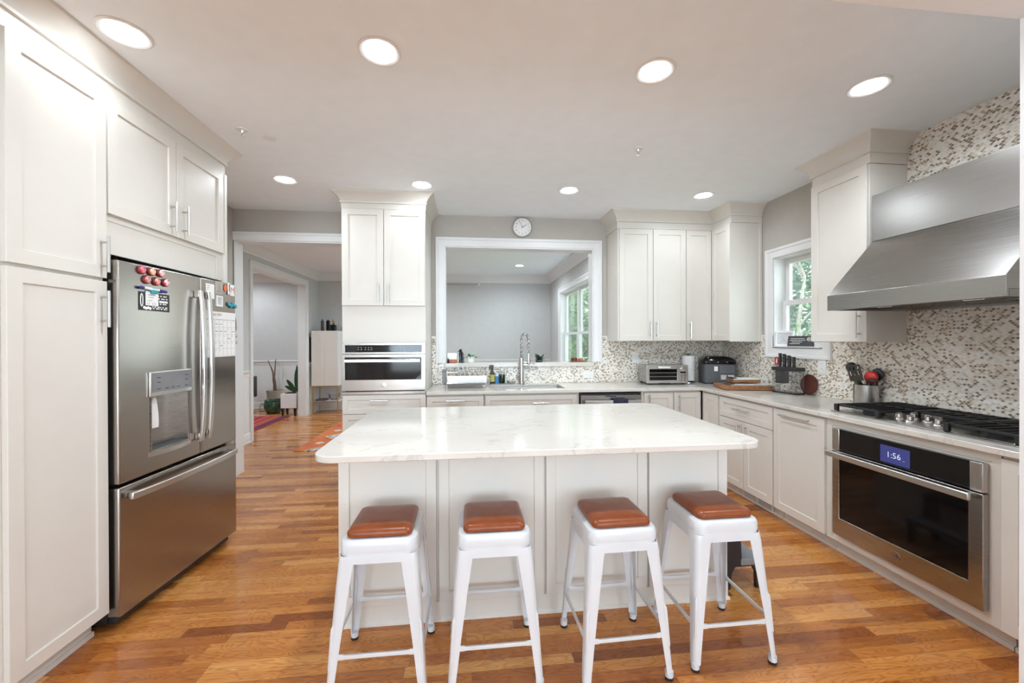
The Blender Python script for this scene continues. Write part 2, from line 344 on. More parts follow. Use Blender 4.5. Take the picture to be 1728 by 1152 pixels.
class MB:
    def __init__(s): s.bm = bmesh.new(); s.mi = 0
    def face(s, vs):
        try:
            f = s.bm.faces.new(vs); f.material_index = s.mi; return f
        except ValueError: return None
    def poly(s, pts): return s.face([s.bm.verts.new(p) for p in pts])
    def box(s, x0, x1, y0, y1, z0, z1, fr=WORLD):
        v = [s.bm.verts.new(fr.p(a, b, c)) for c in (z0, z1) for a, b in ((x0, y0), (x1, y0), (x1, y1), (x0, y1))]
        for q in ((3, 2, 1, 0), (4, 5, 6, 7), (0, 1, 5, 4), (1, 2, 6, 5), (2, 3, 7, 6), (3, 0, 4, 7)): s.face([v[i] for i in q])
        return s
    def loft(s, rings, closed=True, caps=True):
        R = [[s.bm.verts.new(p) for p in r] for r in rings]
        n = len(R[0])
        for a, b in zip(R, R[1:]):
            for i in range(n if closed else n - 1):
                j = (i + 1) % n
                s.face([a[i], a[j], b[j], b[i]])
        if caps and closed:
            s.face(list(reversed(R[0]))); s.face(R[-1])
        return s
    def prism(s, pts, z0, z1, fr=WORLD):
        return s.loft([[fr.p(a, b, z0) for a, b in pts], [fr.p(a, b, z1) for a, b in pts]])
    def plate(s, pts, v0, v1, fr):
        """outline in the (u, z) plane of a frame, thick from v0 to v1"""
        return s.loft([[fr.p(a, v0, b) for a, b in pts], [fr.p(a, v1, b) for a, b in pts]])
    def cyl(s, p0, p1, r0, r1=None, n=16, caps=True):
        p0 = Vector(p0); p1 = Vector(p1); r1 = r0 if r1 is None else r1
        d = (p1 - p0).normalized(); a = d.orthogonal().normalized(); b = d.cross(a)
        ring = lambda p, r: [p + a * (r * cos(2 * pi * i / n)) + b * (r * sin(2 * pi * i / n)) for i in range(n)]
        return s.loft([ring(p0, r0), ring(p1, r1)], True, caps)
    def tube(s, pts, r, n=8, closed=False):
        pts = [Vector(p) for p in pts]; N = len(pts)
        rs = r if isinstance(r, (list, tuple)) else [r] * N
        tan = []
        for i in range(N):
            a = pts[(i - 1) % N] if (closed or i > 0) else pts[i]; b = pts[(i + 1) % N] if (closed or i < N - 1) else pts[i]
            tan.append((b - a).normalized())
        a = tan[0].orthogonal().normalized(); rings = []
        for i in range(N):
            if i: a = (tan[i - 1].rotation_difference(tan[i]) @ a)
            a = (a - tan[i] * a.dot(tan[i])).normalized(); b = tan[i].cross(a)
            rings.append([pts[i] + a * (rs[i] * cos(2 * pi * k / n)) + b * (rs[i] * sin(2 * pi * k / n)) for k in range(n)])
        if closed: rings.append(rings[0]); return s.loft(rings, True, False)
        return s.loft(rings)
    def lathe(s, prof, c=(0, 0, 0), n=28, axis=None):
        c = Vector(c)
        q = Vector((0, 0, 1)).rotation_difference(Vector(axis)) if axis is not None else None
        rings = []
        for r, z in prof:
            ring = []
            for i in range(n):
                p = Vector((r * cos(2 * pi * i / n), r * sin(2 * pi * i / n), z))
                ring.append(c + (q @ p if q else p))
            rings.append(ring)
        return s.loft(rings)
    def ball(s, c, r, sc=(1, 1, 1), n=12):
        c = Vector(c); rings = []
        for j in range(1, n):
            t = pi * j / n
            rings.append([c + Vector((r * sc[0] * sin(t) * cos(2 * pi * i / (2 * n)), r * sc[1] * sin(t) * sin(2 * pi * i / (2 * n)), -r * sc[2] * cos(t))) for i in range(2 * n)])
        return s.loft(rings)
    def hole_slab(s, a0, a1, z0, z1, v0, v1, holes, fr):
        """slab in the (u, z) plane of a frame with rectangular holes"""
        us = sorted({a0, a1, *[min(max(h[0], a0), a1) for h in holes], *[min(max(h[1], a0), a1) for h in holes]})
        zs = sorted({z0, z1, *[min(max(h[2], z0), z1) for h in holes], *[min(max(h[3], z0), z1) for h in holes]})
        solid = lambda i, j: 0 <= i < len(us) - 1 and 0 <= j < len(zs) - 1 and not any(h[0] <= (us[i] + us[i + 1]) / 2 <= h[1] and h[2] <= (zs[j] + zs[j + 1]) / 2 <= h[3] for h in holes)
        cache = {}
        def V(i, j, k):
            if (i, j, k) not in cache: cache[(i, j, k)] = s.bm.verts.new(fr.p(us[i], (v0, v1)[k], zs[j]))
            return cache[(i, j, k)]
        for i in range(len(us) - 1):
            for j in range(len(zs) - 1):
                if not solid(i, j): continue
                for k in (0, 1): s.face([V(i, j, k), V(i + 1, j, k), V(i + 1, j + 1, k), V(i, j + 1, k)])
                if not solid(i - 1, j): s.face([V(i, j, 0), V(i, j + 1, 0), V(i, j + 1, 1), V(i, j, 1)])
                if not solid(i + 1, j): s.face([V(i + 1, j, 0), V(i + 1, j + 1, 0), V(i + 1, j + 1, 1), V(i + 1, j, 1)])
                if not solid(i, j - 1): s.face([V(i, j, 0), V(i + 1, j, 0), V(i + 1, j, 1), V(i, j, 1)])
                if not solid(i, j + 1): s.face([V(i, j + 1, 0), V(i + 1, j + 1, 0), V(i + 1, j + 1, 1), V(i, j + 1, 1)])
        return s
    def sweep(s, path, prof, side=1, closed=False):
        """profile [(out, z)] swept along an xy path with mitred corners; side says which way is out"""
        P = [Vector((p[0], p[1])) for p in path]; n = len(P); rings = []
        for i in range(n):
            ns = []
            if i > 0 or closed:
                d = (P[i] - P[i - 1]).normalized(); ns.append(Vector((d.y, -d.x)) * side)
            if i < n - 1 or closed:
                d = (P[(i + 1) % n] - P[i]).normalized(); ns.append(Vector((d.y, -d.x)) * side)
            m = sum(ns, Vector((0, 0))) / len(ns); m = m / max(m.length_squared, 1e-6)
            rings.append([Vector((P[i].x + m.x * o, P[i].y + m.y * o, z)) for o, z in prof])
        if closed: rings.append(rings[0])
        return s.loft(rings, True, not closed)
    def shaker(s, fr, u0, u1, z0, z1, v=0.0, th=0.02, rail=0.057, rec=0.008):
        """a door or drawer front: flat frame round a recessed flat panel"""
        g = 0.0015
        u0 += g; u1 -= g; z0 += g; z1 -= g
        R = lambda a, vv: [s.bm.verts.new(fr.p(u0 + a, vv, z0 + a)), s.bm.verts.new(fr.p(u1 - a, vv, z0 + a)), s.bm.verts.new(fr.p(u1 - a, vv, z1 - a)), s.bm.verts.new(fr.p(u0 + a, vv, z1 - a))]
        rs = [R(0, v), R(0, v + th - 0.0015), R(0.0015, v + th), R(rail - 0.0015, v + th), R(rail, v + th - 0.0015), R(rail + 0.001, v + th - rec)]
        for a, b in zip(rs, rs[1:]):
            for i in range(4): s.face([a[i], a[(i + 1) % 4], b[(i + 1) % 4], b[i]])
        s.face(list(reversed(rs[0]))); s.face(rs[-1])
        return s
    def pull(s, fr, u, z, length, vert=True, v=0.02, out=0.034, r=0.006):
        h = length / 2
        a, b = (fr.p(u, v + out, z - h), fr.p(u, v + out, z + h)) if vert else (fr.p(u - h, v + out, z), fr.p(u + h, v + out, z))
        s.cyl(a, b, r, n=10)
        for k in (-1, 1):
            q = h - 0.03
            uu, zz = (u, z + k * q) if vert else (u + k * q, z)
            s.cyl(fr.p(uu, v - 0.0005, zz), fr.p(uu, v + out, zz), r * 0.8, n=8)
        return s
    def text(s, body, size, fr, u, v, z, align='CENTER', depth=0.0008, bold=False, shear=0):
        cu = bpy.data.curves.new('t', 'FONT'); cu.body = body; cu.size = size; cu.align_x = align; cu.align_y = 'CENTER'
        cu.resolution_u = 2; cu.shear = shear
        if bold: cu.offset = size * 0.02
        o = bpy.data.objects.new('t', cu); C.objects.link(o)
        dg = bpy.context.evaluated_depsgraph_get(); dg.update()
        me = o.evaluated_get(dg).to_mesh()
        flip = -1 if fr.u.cross(Vector((0, 0, 1))).dot(fr.n) < 0 else 1
        vs = [s.bm.verts.new(fr.p(u + flip * p.co.x, v + depth, z + p.co.y)) for p in me.vertices]
        for f in me.polygons: s.face([vs[i] for i in f.vertices])
        o.evaluated_get(dg).to_mesh_clear()
        bpy.data.objects.remove(o); bpy.data.curves.remove(cu)
        return s
    def leaf(s, base, d, up, length, width, droop=0.3, fold=0.15, n=5):
        base = Vector(base); d = Vector(d).normalized(); up = Vector(up); side = d.cross(up)
        side = side.normalized() if side.length > 1e-4 else d.orthogonal().normalized()
        rows = []
        for i in range(n + 1):
            t = i / n
            c = base + d * (length * t) - Vector((0, 0, 1)) * (droop * length * t * t)
            wd = width * (sin(pi * min(1, 0.12 + 0.88 * t)) ** 0.8) * 0.5
            lift = Vector((0, 0, 1)) * (fold * wd)
            rows.append([s.bm.verts.new(c - side * wd + lift), s.bm.verts.new(c), s.bm.verts.new(c + side * wd + lift)])
        for a, b in zip(rows, rows[1:]):
            for k in (0, 1): s.face([a[k], a[k + 1], b[k + 1], b[k]])
        return s

WM = {}
def finish(name, mb, mats, bevel=0.0, seg=2, flat=False):
    bm = mb.bm
    bmesh.ops.recalc_face_normals(bm, faces=bm.faces)
    me = bpy.data.meshes.new(name)
    bm.to_mesh(me); bm.free()
    for m_ in (mats if isinstance(mats, (list, tuple)) else [mats]): me.materials.append(M[m_])
    if not flat and len(me.polygons):
        me.polygons.foreach_set('use_smooth', [True] * len(me.polygons))
        me.set_sharp_from_angle(angle=radians(32))
    o = bpy.data.objects.new(name, me); C.objects.link(o)
    if bevel:
        b = o.modifiers.new('edge', 'BEVEL'); b.width = bevel; b.segments = seg; b.limit_method = 'ANGLE'; b.angle_limit = radians(40)
        b.harden_normals = False
    return o
def tag(o, label, cat, group=None, kind=None):
    if label: o['label'] = label
    if cat: o['category'] = cat
    if group: o['group'] = group
    if kind: o['kind'] = kind
    return o
def thing(name, label, cat, loc=(0, 0, 0), rz=0.0, group=None):
    o = bpy.data.objects.new(name, None); C.objects.link(o)
    o.empty_display_size = 0.05
    o.location = loc; o.rotation_euler = (0, 0, rz)
    WM[o.name] = Matrix.Translation(loc) @ Matrix.Rotation(rz, 4, 'Z')
    return tag(o, label, cat, group)
def part(name, mb, mats, parent, label=None, bevel=0.0, local=False, kind=None, flat=False, seg=2):
    """mesh given in world coordinates (or in the thing's own when local) becomes a child"""
    if not local: mb.bm.transform(WM[parent.name].inverted())
    o = finish(name, mb, mats, bevel, seg, flat)
    o.parent = parent
    WM[o.name] = WM[parent.name]
    if label: o['label'] = label
    if kind: o['kind'] = kind
    return o
def single(name, mb, mats, label, cat, group=None, bevel=0.0, kind=None, flat=False):
    vs = [v.co for v in mb.bm.verts]
    lo = Vector((min(v.x for v in vs), min(v.y for v in vs), min(v.z for v in vs))); hi = Vector((max(v.x for v in vs), max(v.y for v in vs), max(v.z for v in vs)))
    c = Vector(((lo.x + hi.x) / 2, (lo.y + hi.y) / 2, lo.z))
    mb.bm.transform(Matrix.Translation(-c))
    o = finish(name, mb, mats, bevel, 2, flat); o.location = c
    WM[o.name] = Matrix.Translation(c)
    return tag(o, label, cat, group, kind)
def struct(name, mb, mats, bevel=0.0, parent=None):
    o = finish(name, mb, mats, bevel)
    WM[o.name] = Matrix.Identity(4)
    if parent: o.parent = parent
    else: o['kind'] = 'structure'
    return o
def dup(root, loc, rz, label=None):
    r = root.copy(); C.objects.link(r); r.location = loc; r.rotation_euler = (0, 0, rz)
    if label: r['label'] = label
    for ch in list(root.children):
        c = ch.copy(); C.objects.link(c); c.parent = r
        for g in ch.children:
            d = g.copy(); C.objects.link(d); d.parent = c
    return r
def rrect(a0, a1, b0, b1, r, n=6):
    out = []
    for cx, cy, t0 in ((a1 - r, b0 + r, -pi / 2), (a1 - r, b1 - r, 0), (a0 + r, b1 - r, pi / 2), (a0 + r, b0 + r, pi)):
        for i in range(n + 1):
            t = t0 + pi / 2 * i / n
            out.append((cx + r * cos(t), cy + r * sin(t)))
    return out
def arc(c, r, t0, t1, n=12): return [(c[0] + r * cos(t0 + (t1 - t0) * i / n), c[1] + r * sin(t0 + (t1 - t0) * i / n)) for i in range(n + 1)]


# ================================================================== THE SETTING
def slab_xy(mb, x0, x1, y0, y1, z0, z1, holes=()):
    t = MB(); t.hole_slab(x0, x1, y0, y1, z0, z1, [(a, b, c, d) for a, b, c, d in holes], WORLD)
    t.bm.transform(Matrix(((1, 0, 0, 0), (0, 0, 1, 0), (0, 1, 0, 0), (0, 0, 0, 1))))
    me = bpy.data.meshes.new('t'); t.bm.to_mesh(me); mb.bm.from_mesh(me); bpy.data.meshes.remove(me); t.bm.free()
    return mb
OUT = [(1.88, 9, 4.58, 12)]            # the corner outside the house
struct('floor', slab_xy(MB(), -6.2, 3.5, -4.3, 8.95, -0.06, 0.0, OUT), 'oak_floor')
struct('ceiling', slab_xy(MB(), -6.2, 3.5, -4.3, 8.95, H, H + 0.1, OUT), 'ceiling_paint')
WIN1 = (3.07, 3.625, 1.31, 2.178)
PASS = (-0.257, 1.403, 1.098, 2.416)
DOOR = (-2.40, -1.28, 0.0, 2.43)
struct('wall_right', MB().hole_slab(0.95, 4.58, 0, H, -0.15, 0, [WIN1], face_right(XR)), 'wall_greige')
struct('wall_back', MB().hole_slab(-6.2, XR + 0.0, 0, H, -0.15, 0, [DOOR, PASS], face_back(YB)), 'wall_greige')
struct('wall_left', MB().box(XL - 0.15, XL, 0.95, YB, 0, H), 'wall_greige')
struct('wall_front', MB().hole_slab(XL - 0.8, 3.5, 0, H, 0, 0.18, [(-1.80, 1.795, 0, 2.44)], F((0, 0.95, 0), (1, 0, 0), (0, 1, 0))), 'wall_plain')
struct('wall_rear_back', MB().hole_slab(-3.2, 3.5, 0, H, -0.1, 0, [(-2.25, -0.35, 0.45, 2.45), (0.75, 2.65, 0.45, 2.45)], F((0, -4.2, 0), (1, 0, 0), (0, 1, 0))), 'wall_plain')
struct('wall_rear_left', MB().box(-3.3, -3.2, -4.3, 0.95, 0, H), 'wall_plain')
struct('wall_rear_right', MB().box(3.4, 3.5, -4.3, 0.95, 0, H), 'wall_plain')
HALL = (5.98, 7.82, 0, 2.42)
WIN2 = (5.62, 7.5, 0.75, 2.275)
struct('wall_dining_left', MB().hole_slab(4.58, YD, 0, H, -0.13, 0, [HALL], face_left(-3.0)), 'wall_grey')
struct('wall_dining_back', MB().box(-3.13, 1.88, YD, YD + 0.12, 0, H), 'wall_grey')
struct('wall_dining_right', MB().hole_slab(4.58, YD, 0, H, -0.15, 0, [WIN2], face_right(1.73)), 'wall_grey')
struct('wall_study_back', MB().box(-6.2, -3.13, 8.8, 8.95, 0, H), 'wall_grey')
struct('wall_study_left', MB().box(-6.2, -6.05, 4.58, 8.8, 0, H), 'wall_grey')

CAS = [(0, 0), (0, 0.012), (0.008, 0.016), (0.058, 0.018), (0.066, 0.025), (0.088, 0.026), (0.09, 0.022), (0.09, 0)]
def casing(mb, fr, u0, u1, z0, z1, prof=CAS, closed=True, k=1.0):
    P = [(d * k, v) for d, v in prof]
    if closed:
        rings = [[fr.p(u0 - d, v, z0 - d) for d, v in P], [fr.p(u1 + d, v, z0 - d) for d, v in P], [fr.p(u1 + d, v, z1 + d) for d, v in P], [fr.p(u0 - d, v, z1 + d) for d, v in P]]
        rings.append(rings[0]); return mb.loft(rings, True, False)
    return mb.loft([[fr.p(u0 - d, v, z0) for d, v in P], [fr.p(u0 - d, v, z1 + d) for d, v in P], [fr.p(u1 + d, v, z1 + d) for d, v in P], [fr.p(u1 + d, v, z0) for d, v in P]])
def liner(mb, fr, u0, u1, z0, z1, v0, v1, t=0.012, bottom=True):
    mb.box(u0, u0 + t, v0, v1, z0, z1, fr); mb.box(u1 - t, u1, v0, v1, z0, z1, fr); mb.box(u0 + t, u1 - t, v0, v1, z1 - t, z1, fr)
    if bottom: mb.box(u0 + t, u1 - t, v0, v1, z0, z0 + t, fr)
    return mb

# doorway to the dining room and the pass-through in the back wall
FB = face_back(YB); FR = face_right(XR)
d1 = MB(); casing(d1, FB, DOOR[0], DOOR[1], 0, DOOR[3], closed=False, k=0.95); liner(d1, FB, *DOOR, -0.15, 0.001, bottom=False)
casing(d1, F((0, YB + 0.15, 0), (1, 0, 0), (0, 1, 0)), DOOR[0], DOOR[1], 0, DOOR[3], closed=False)
struct('door_1', d1, 'trim_white')
p1 = MB()
for s_ in (0,): casing(p1, FB, PASS[0], PASS[1], 1.146, PASS[3], closed=False, k=1.05)
liner(p1, FB, PASS[0], PASS[1], 1.146, PASS[3], -0.15, 0.001, bottom=False)
struct('trim_1', p1, 'trim_white')
d2 = MB(); FH = face_left(-3.0)
casing(d2, FH, HALL[0], HALL[1], 0, HALL[3], closed=False); liner(d2, FH, *HALL, -0.13, 0.001, bottom=False)
struct('door_2', d2, 'trim_white')
d3 = MB(); fo = F((0, 1.13, 0), (1, 0, 0), (0, 1, 0))
liner(d3, fo, -1.80, 1.795, 0, 2.44, -0.18, 0.001, t=0.006, bottom=False)
struct('door_3', d3, 'trim_white')

# crown, chair rail, wainscot and baseboards of the rooms beyond
CR = [(0, H - 0.16), (0.012, H - 0.16), (0.014, H - 0.135), (0.03, H - 0.12), (0.05, H - 0.09), (0.085, H - 0.045), (0.10, H - 0.03), (0.115, H - 0.028), (0.118, H), (0, H)]
struct('trim_2', MB().sweep([(-3.0, 4.58), (1.73, 4.58), (1.73, YD), (-3.0, YD)], CR, -1, True), 'trim_white')
struct('trim_3', MB().sweep([(-3.13, 8.8), (-6.05, 8.8)], CR, -1), 'trim_white')
RAIL = [(0, 0.90), (0.012, 0.90), (0.014, 0.94), (0.032, 0.962), (0.034, 0.975), (0, 0.985)]
BASE = [(0, 0), (0.028, 0), (0.028, 0.018), (0.016, 0.024), (0.016, 0.12), (0.008, 0.135), (0, 0.14)]
def wains(path, side):
    mb = MB(); mb.sweep(path, RAIL, side); mb.sweep(path, BASE, side); mb.sweep(path, [(0, 0.14), (0.004, 0.14), (0.004, 0.90), (0, 0.90)], side); return mb
wl = wains([(-3.0, 5.885), (-3.0, 4.58)], -1)
for a, b in ((4.72, 5.76),): casing(wl, F((-2.996, 0, 0), (0, 1, 0), (1, 0, 0)), a + 0.05, b - 0.05, 0.26, 0.80, [(0, 0), (0, 0.01), (0.012, 0.016), (0.03, 0.012), (0.04, 0.004), (0.04, 0)])
struct('trim_4', wl, 'trim_white')
struct('trim_5', wains([(-3.0, YD), (-3.0, 7.915)], -1), 'trim_white')
struct('trim_6', wains([(1.73, YD), (-3.0, YD)], -1), 'trim_white')
struct('trim_7', wains([(-3.13, 8.8), (-6.05, 8.8)], -1), 'trim_white')
struct('trim_8', wains([(1.73, 5.5), (1.73, 4.58)], 1), 'trim_white')

# shell mosaic on the walls over the worktops
tb = MB(); tb.hole_slab(-0.395, XR - 0.008, 0.915, 1.425, 0.0, 0.008, [(PASS[0] - 0.001, PASS[1] + 0.001, 1.098, 3)], FB)
struct('trim_9', tb, 'scale_tile_x')
tr = MB(); tr.hole_slab(1.131, YB - 0.008, 0.915, H - 0.001, 0.0, 0.008, [(2.44, 5, 1.425, 3), (WIN1[0], WIN1[1], WIN1[2], 3)], FR)
struct('trim_10', tr, 'scale_tile_y')
tp = MB(); tp.box(-0.395, -0.35, 0, 0.011, 1.425, 1.437, FB); tp.box(1.50, 1.56, 0, 0.011, 1.425, 1.437, FB); tp.box(3.715, 3.80, 0, 0.011, 1.425, 1.437, FR); tp.box(2.431, 2.44, 0, 0.010, 1.42, 2.70, FR)
struct('trim_11', tp, 'white_ceramic')

# ---- windows
def sash(mb, fr, u0, u1, z0, z1, v0, v1, w=0.045):
    return mb.hole_slab(u0, u1, z0, z1, v0, v1, [(u0 + w, u1 - w, z0 + w, z1 - w)], fr)
w1 = MB(); casing(w1, FR, WIN1[0], WIN1[1], WIN1[2], WIN1[3]); liner(w1, FR, *WIN1, -0.15, 0.001, t=0.01)
w1.box(WIN1[0] + 0.01, WIN1[1] - 0.01, -0.1, 0.03, WIN1[2] + 0.01, WIN1[2] + 0.018, FR)
win1 = struct('window_1', w1, 'trim_white', bevel=0.002); win1['kind'] = 'structure'
mid = 1.745
for (a, b, v) in ((WIN1[2] + 0.012, mid + 0.02, -0.105), (mid - 0.02, WIN1[3] - 0.012, -0.138)):
    o = struct('sash', sash(MB(), FR, WIN1[0] + 0.012, WIN1[1] - 0.012, a, b, v - 0.012, v + 0.02), 'trim_white', parent=win1)
    struct('pane', MB().box(WIN1[0] + 0.05, WIN1[1] - 0.05, v, v + 0.004, a + 0.04, b - 0.04, FR), 'window_glass', parent=o)
F2 = face_right(1.73)
w2 = MB(); casing(w2, F2, WIN2[0], WIN2[1], WIN2[2], WIN2[3]); liner(w2, F2, *WIN2, -0.15, 0.001, t=0.01)
mm = (WIN2[0] + WIN2[1]) / 2
w2.box(mm - 0.035, mm + 0.035, -0.145, -0.08, WIN2[2], WIN2[3], F2)
win2 = struct('window_2', w2, 'trim_white', bevel=0.002); win2['kind'] = 'structure'
for (u0, u1) in ((WIN2[0] + 0.012, mm - 0.036), (mm + 0.036, WIN2[1] - 0.012)):
    for (a, b, v) in ((WIN2[2] + 0.012, 1.53, -0.10), (1.49, WIN2[3] - 0.012, -0.133)):
        o = struct('sash', sash(MB(), F2, u0, u1, a, b, v - 0.012, v + 0.018, 0.04), 'trim_white', parent=win2)
        struct('pane', MB().box(u0 + 0.035, u1 - 0.035, v, v + 0.004, a + 0.035, b - 0.035, F2), 'window_glass', parent=o)
FZ = F((0, -4.2, 0), (1, 0, 0), (0, 1, 0))
for i, (a, b) in enumerate(((-2.25, -0.35), (0.75, 2.65))):
    w3 = MB(); casing(w3, FZ, a, b, 0.45, 2.45); sash(w3, FZ, a, b, 0.45, 2.45, -0.08, -0.04, 0.06); w3.box((a + b) / 2 - 0.03, (a + b) / 2 + 0.03, -0.08, -0.04, 0.5, 2.4, FZ)
    wo = struct('window_%d' % (3 + i), w3, 'trim_white'); wo['kind'] = 'structure'

# ================================================================== CABINETS
CAB = 'cabinet_white'
def cabinet(name, label, fr, u0, u1, z0, z1, depth, fronts, toe=0.0, toe_in=0.075, group=None, body=None, base=True):
    c = fr.p((u0 + u1) / 2, -depth / 2, 0)
    t = thing(name, label, 'cabinet', (c.x, c.y, 0.0 if toe else z0), group=group)
    g = 0.0012
    mb = body or MB().box(u0 + g, u1 - g, -depth + 0.003, 0, z0, z1, fr)
    part('body', mb, CAB, t, bevel=0.0012)
    if toe: part('toe_board', MB().box(u0 + g, u1 - g, -depth + 0.003, -toe_in, 0.0, z0 - 0.0005, fr).box(u0 + g, u1 - g, -toe_in, -toe_in + 0.012, 0, 0.022, fr), CAB, t)
    for f in fronts:
        kind, a, b, c0, c1, hd = f[:6]
        rail = f[6] if len(f) > 6 else 0.057
        d = part(kind, MB().shaker(fr, a, b, c0, c1, 0.0005, 0.02, rail), CAB, t)
        if hd: part('handle', MB().pull(fr, *hd), 'nickel', d)
    return t
# left wall: tall pantry and the cabinet over the refrigerator
FL = face_left(FX)
cabinet('pantry_cabinet', 'tall white pantry cabinet with two stacked doors, left of the refrigerator', FL, 1.655, 2.106, 0.10, 2.565, 0.67,
        [('door', 1.682, 2.104, 1.690, 2.562, (2.07, 1.80, 0.17)), ('door', 1.682, 2.104, 0.105, 1.678, (2.07, 1.545, 0.17))], toe=0.1, toe_in=0.06)
cabinet('tall_cabinet', 'blank white tall cabinet side at the extreme left edge of the photo', FL, 1.16, 1.652, 0.10, 2.565, 0.67, [], toe=0.1, toe_in=0.06)
fb = MB().box(2.1075, 3.03, -0.67, 0, 1.99, 2.565, FL); fb.box(2.1075, 3.03, -0.02, 0, 1.815, 1.99, FL)
fb.box(2.115, 2.97, 0.0, 0.004, 1.972, 1.977, FL); fb.box(2.966, 2.971, 0.0, 0.004, 1.815, 1.972, FL)
fc = cabinet('bridge_cabinet', 'white two-door cabinet above the stainless refrigerator', FL, 2.1075, 3.03, 1.815, 2.565, 0.67,
        [('door', 2.112, 2.564, 2.003, 2.562, (2.512, 2.11, 0.17)), ('door', 2.566, 3.024, 2.003, 2.562, (2.612, 2.11, 0.17))], body=fb)
single('end_panel', MB().box(3.032, 3.062, -0.67, 0.02, 0.0, 2.565, FL), CAB, 'full-height white panel closing the refrigerator alcove beside the doorway', 'panel', bevel=0.002)
CRN = [(-0.02, 2.567), (0.004, 2.567), (0.004, 2.632), (0.016, 2.636), (0.018, 2.648), (0.010, 2.652), (0.016, 2.668), (0.03, 2.692), (0.052, 2.716), (0.072, 2.733), (0.080, 2.738), (0.083, H - 0.0005), (-0.02, H - 0.0005)]
struct('trim_12', MB().sweep([(FX, 1.16), (FX, 3.062), (XL + 0.002, 3.062)], CRN, 1), CAB)

# back wall: tall oven cabinet
FT = face_back(3.82)
ot = MB()
ot.hole_slab(-1.145, -0.397, 0.10, 2.60, -0.02, 0, [(-1.13, -0.412, 0.915, 1.36)], FT)
ot.box(-1.145, -1.127, -0.605, -0.02, 0.10, 2.60, FT); ot.box(-0.415, -0.397, -0.605, -0.02, 0.10, 2.60, FT)
ot.box(-1.127, -0.415, -0.605, -0.59, 0.1, 2.6, FT); ot.box(-1.127, -0.415, -0.59, -0.02, 2.58, 2.6, FT); ot.box(-1.127, -0.415, -0.59, -0.02, 0.1, 0.12, FT)
ot.box(-1.145, -0.397, -0.605, -0.09, 0.0, 0.1, FT)
cabinet('oven_cabinet', 'tall white cabinet holding the small built-in oven, two doors on top', FT, -1.145, -0.397, 0.10, 2.60, 0.605,
        [('door', -1.143, -0.772, 1.712, 2.597, (-0.815, 1.825, 0.18)), ('door', -0.770, -0.399, 1.712, 2.597, (-0.727, 1.825, 0.18)),
         ('drawer', -1.143, -0.399, 0.722, 0.897, (-0.81, 0.845, 0.16, False), 0.045), ('drawer', -1.143, -0.399, 0.415, 0.720, (-0.81, 0.66, 0.16, False), 0.05), ('drawer', -1.143, -0.399, 0.105, 0.413, (-0.81, 0.35, 0.16, False), 0.05)], body=ot)
CR2 = [(o, z + 0.033 if z < 2.7 else z) for o, z in CRN]
CR2 = [(-0.02, 2.602), (0.004, 2.602), (0.004, 2.648), (0.014, 2.652), (0.016, 2.662), (0.010, 2.666), (0.018, 2.682), (0.034, 2.706), (0.058, 2.728), (0.074, 2.738), (0.080, H - 0.0005), (-0.02, H - 0.0005)]
struct('trim_13', MB().sweep([(-1.145, YB - 0.002), (-1.145, 3.82), (-0.397, 3.82), (-0.397, YB - 0.002)], CR2, -1 if False else 1), CAB)

# back wall: base units
FBB = face_back(3.85)
D_ = 0.575
cabinet('base_cabinet', 'white drawer base unit under the dish rack', FBB, -0.396, 0.144, 0.10, 0.8835, D_,
        [('drawer', -0.392, 0.142, 0.69, 0.868, (-0.12, 0.825, 0.16, False), 0.05), ('drawer', -0.392, 0.142, 0.40, 0.688, (-0.12, 0.63, 0.16, False), 0.05), ('drawer', -0.392, 0.142, 0.105, 0.398, (-0.12, 0.34, 0.16, False), 0.05)], toe=0.1)
sb = MB().box(0.147, 1.071, -D_, 0, 0.10, 0.62, FBB).box(0.147, 1.071, -0.02, 0, 0.62, 0.8835, FBB).box(0.147, 0.165, -D_, -0.02, 0.62, 0.8835, FBB).box(1.053, 1.071, -D_, -0.02, 0.62, 0.8835, FBB)
cabinet('base_cabinet', 'white sink base unit with a long false drawer below the sink', FBB, 0.146, 1.072, 0.10, 0.8835, D_,
        [('drawer_front', 0.155, 1.045, 0.69, 0.868, (0.69, 0.79, 0.16, False), 0.05), ('door', 0.155, 0.599, 0.105, 0.688, (0.555, 0.58, 0.16)), ('door', 0.601, 1.045, 0.105, 0.688, (0.645, 0.58, 0.16))], toe=0.1, body=sb)
cabinet('base_cabinet', 'white corner base unit with two narrow upright doors right of the dishwasher', FBB, 1.706, 2.328, 0.10, 0.8835, D_,
        [('door', 1.729, 2.034, 0.105, 0.868, (1.772, 0.77, 0.17)), ('door', 2.040, 2.326, 0.105, 0.868, (2.088, 0.77, 0.17))], toe=0.1)
# right wall: base units
FRB = face_right(2.35)
cabinet('base_cabinet', 'narrow blank white corner panel unit beside the drawer unit', FRB, 3.545, 3.848, 0.10, 0.8835, 0.595, [('door', 3.560, 3.80, 0.105, 0.868, None, 0.06)], toe=0.1)
cabinet('base_cabinet', 'white base unit with one wide drawer over two doors, above the floor register', FRB, 2.872, 3.543, 0.10, 0.8835, 0.595,
        [('drawer', 2.876, 3.540, 0.690, 0.868, (3.21, 0.785, 0.18, False), 0.05), ('door', 3.209, 3.540, 0.105, 0.688, (3.248, 0.59, 0.17)), ('door', 2.876, 3.207, 0.105, 0.688, (3.168, 0.59, 0.17))], toe=0.1)
cabinet('base_cabinet', 'white pull-out unit with one tall front and horizontal bar handle, left of the oven', FRB, 2.416, 2.870, 0.10, 0.8835, 0.595,
        [('door', 2.420, 2.866, 0.105, 0.868, (2.645, 0.832, 0.26, False))], toe=0.1)
oc = MB(); oc.hole_slab(1.54, 2.414, 0.10, 0.8835, -0.02, 0.006, [(1.60, 2.325, 0.17, 0.82)], FRB)
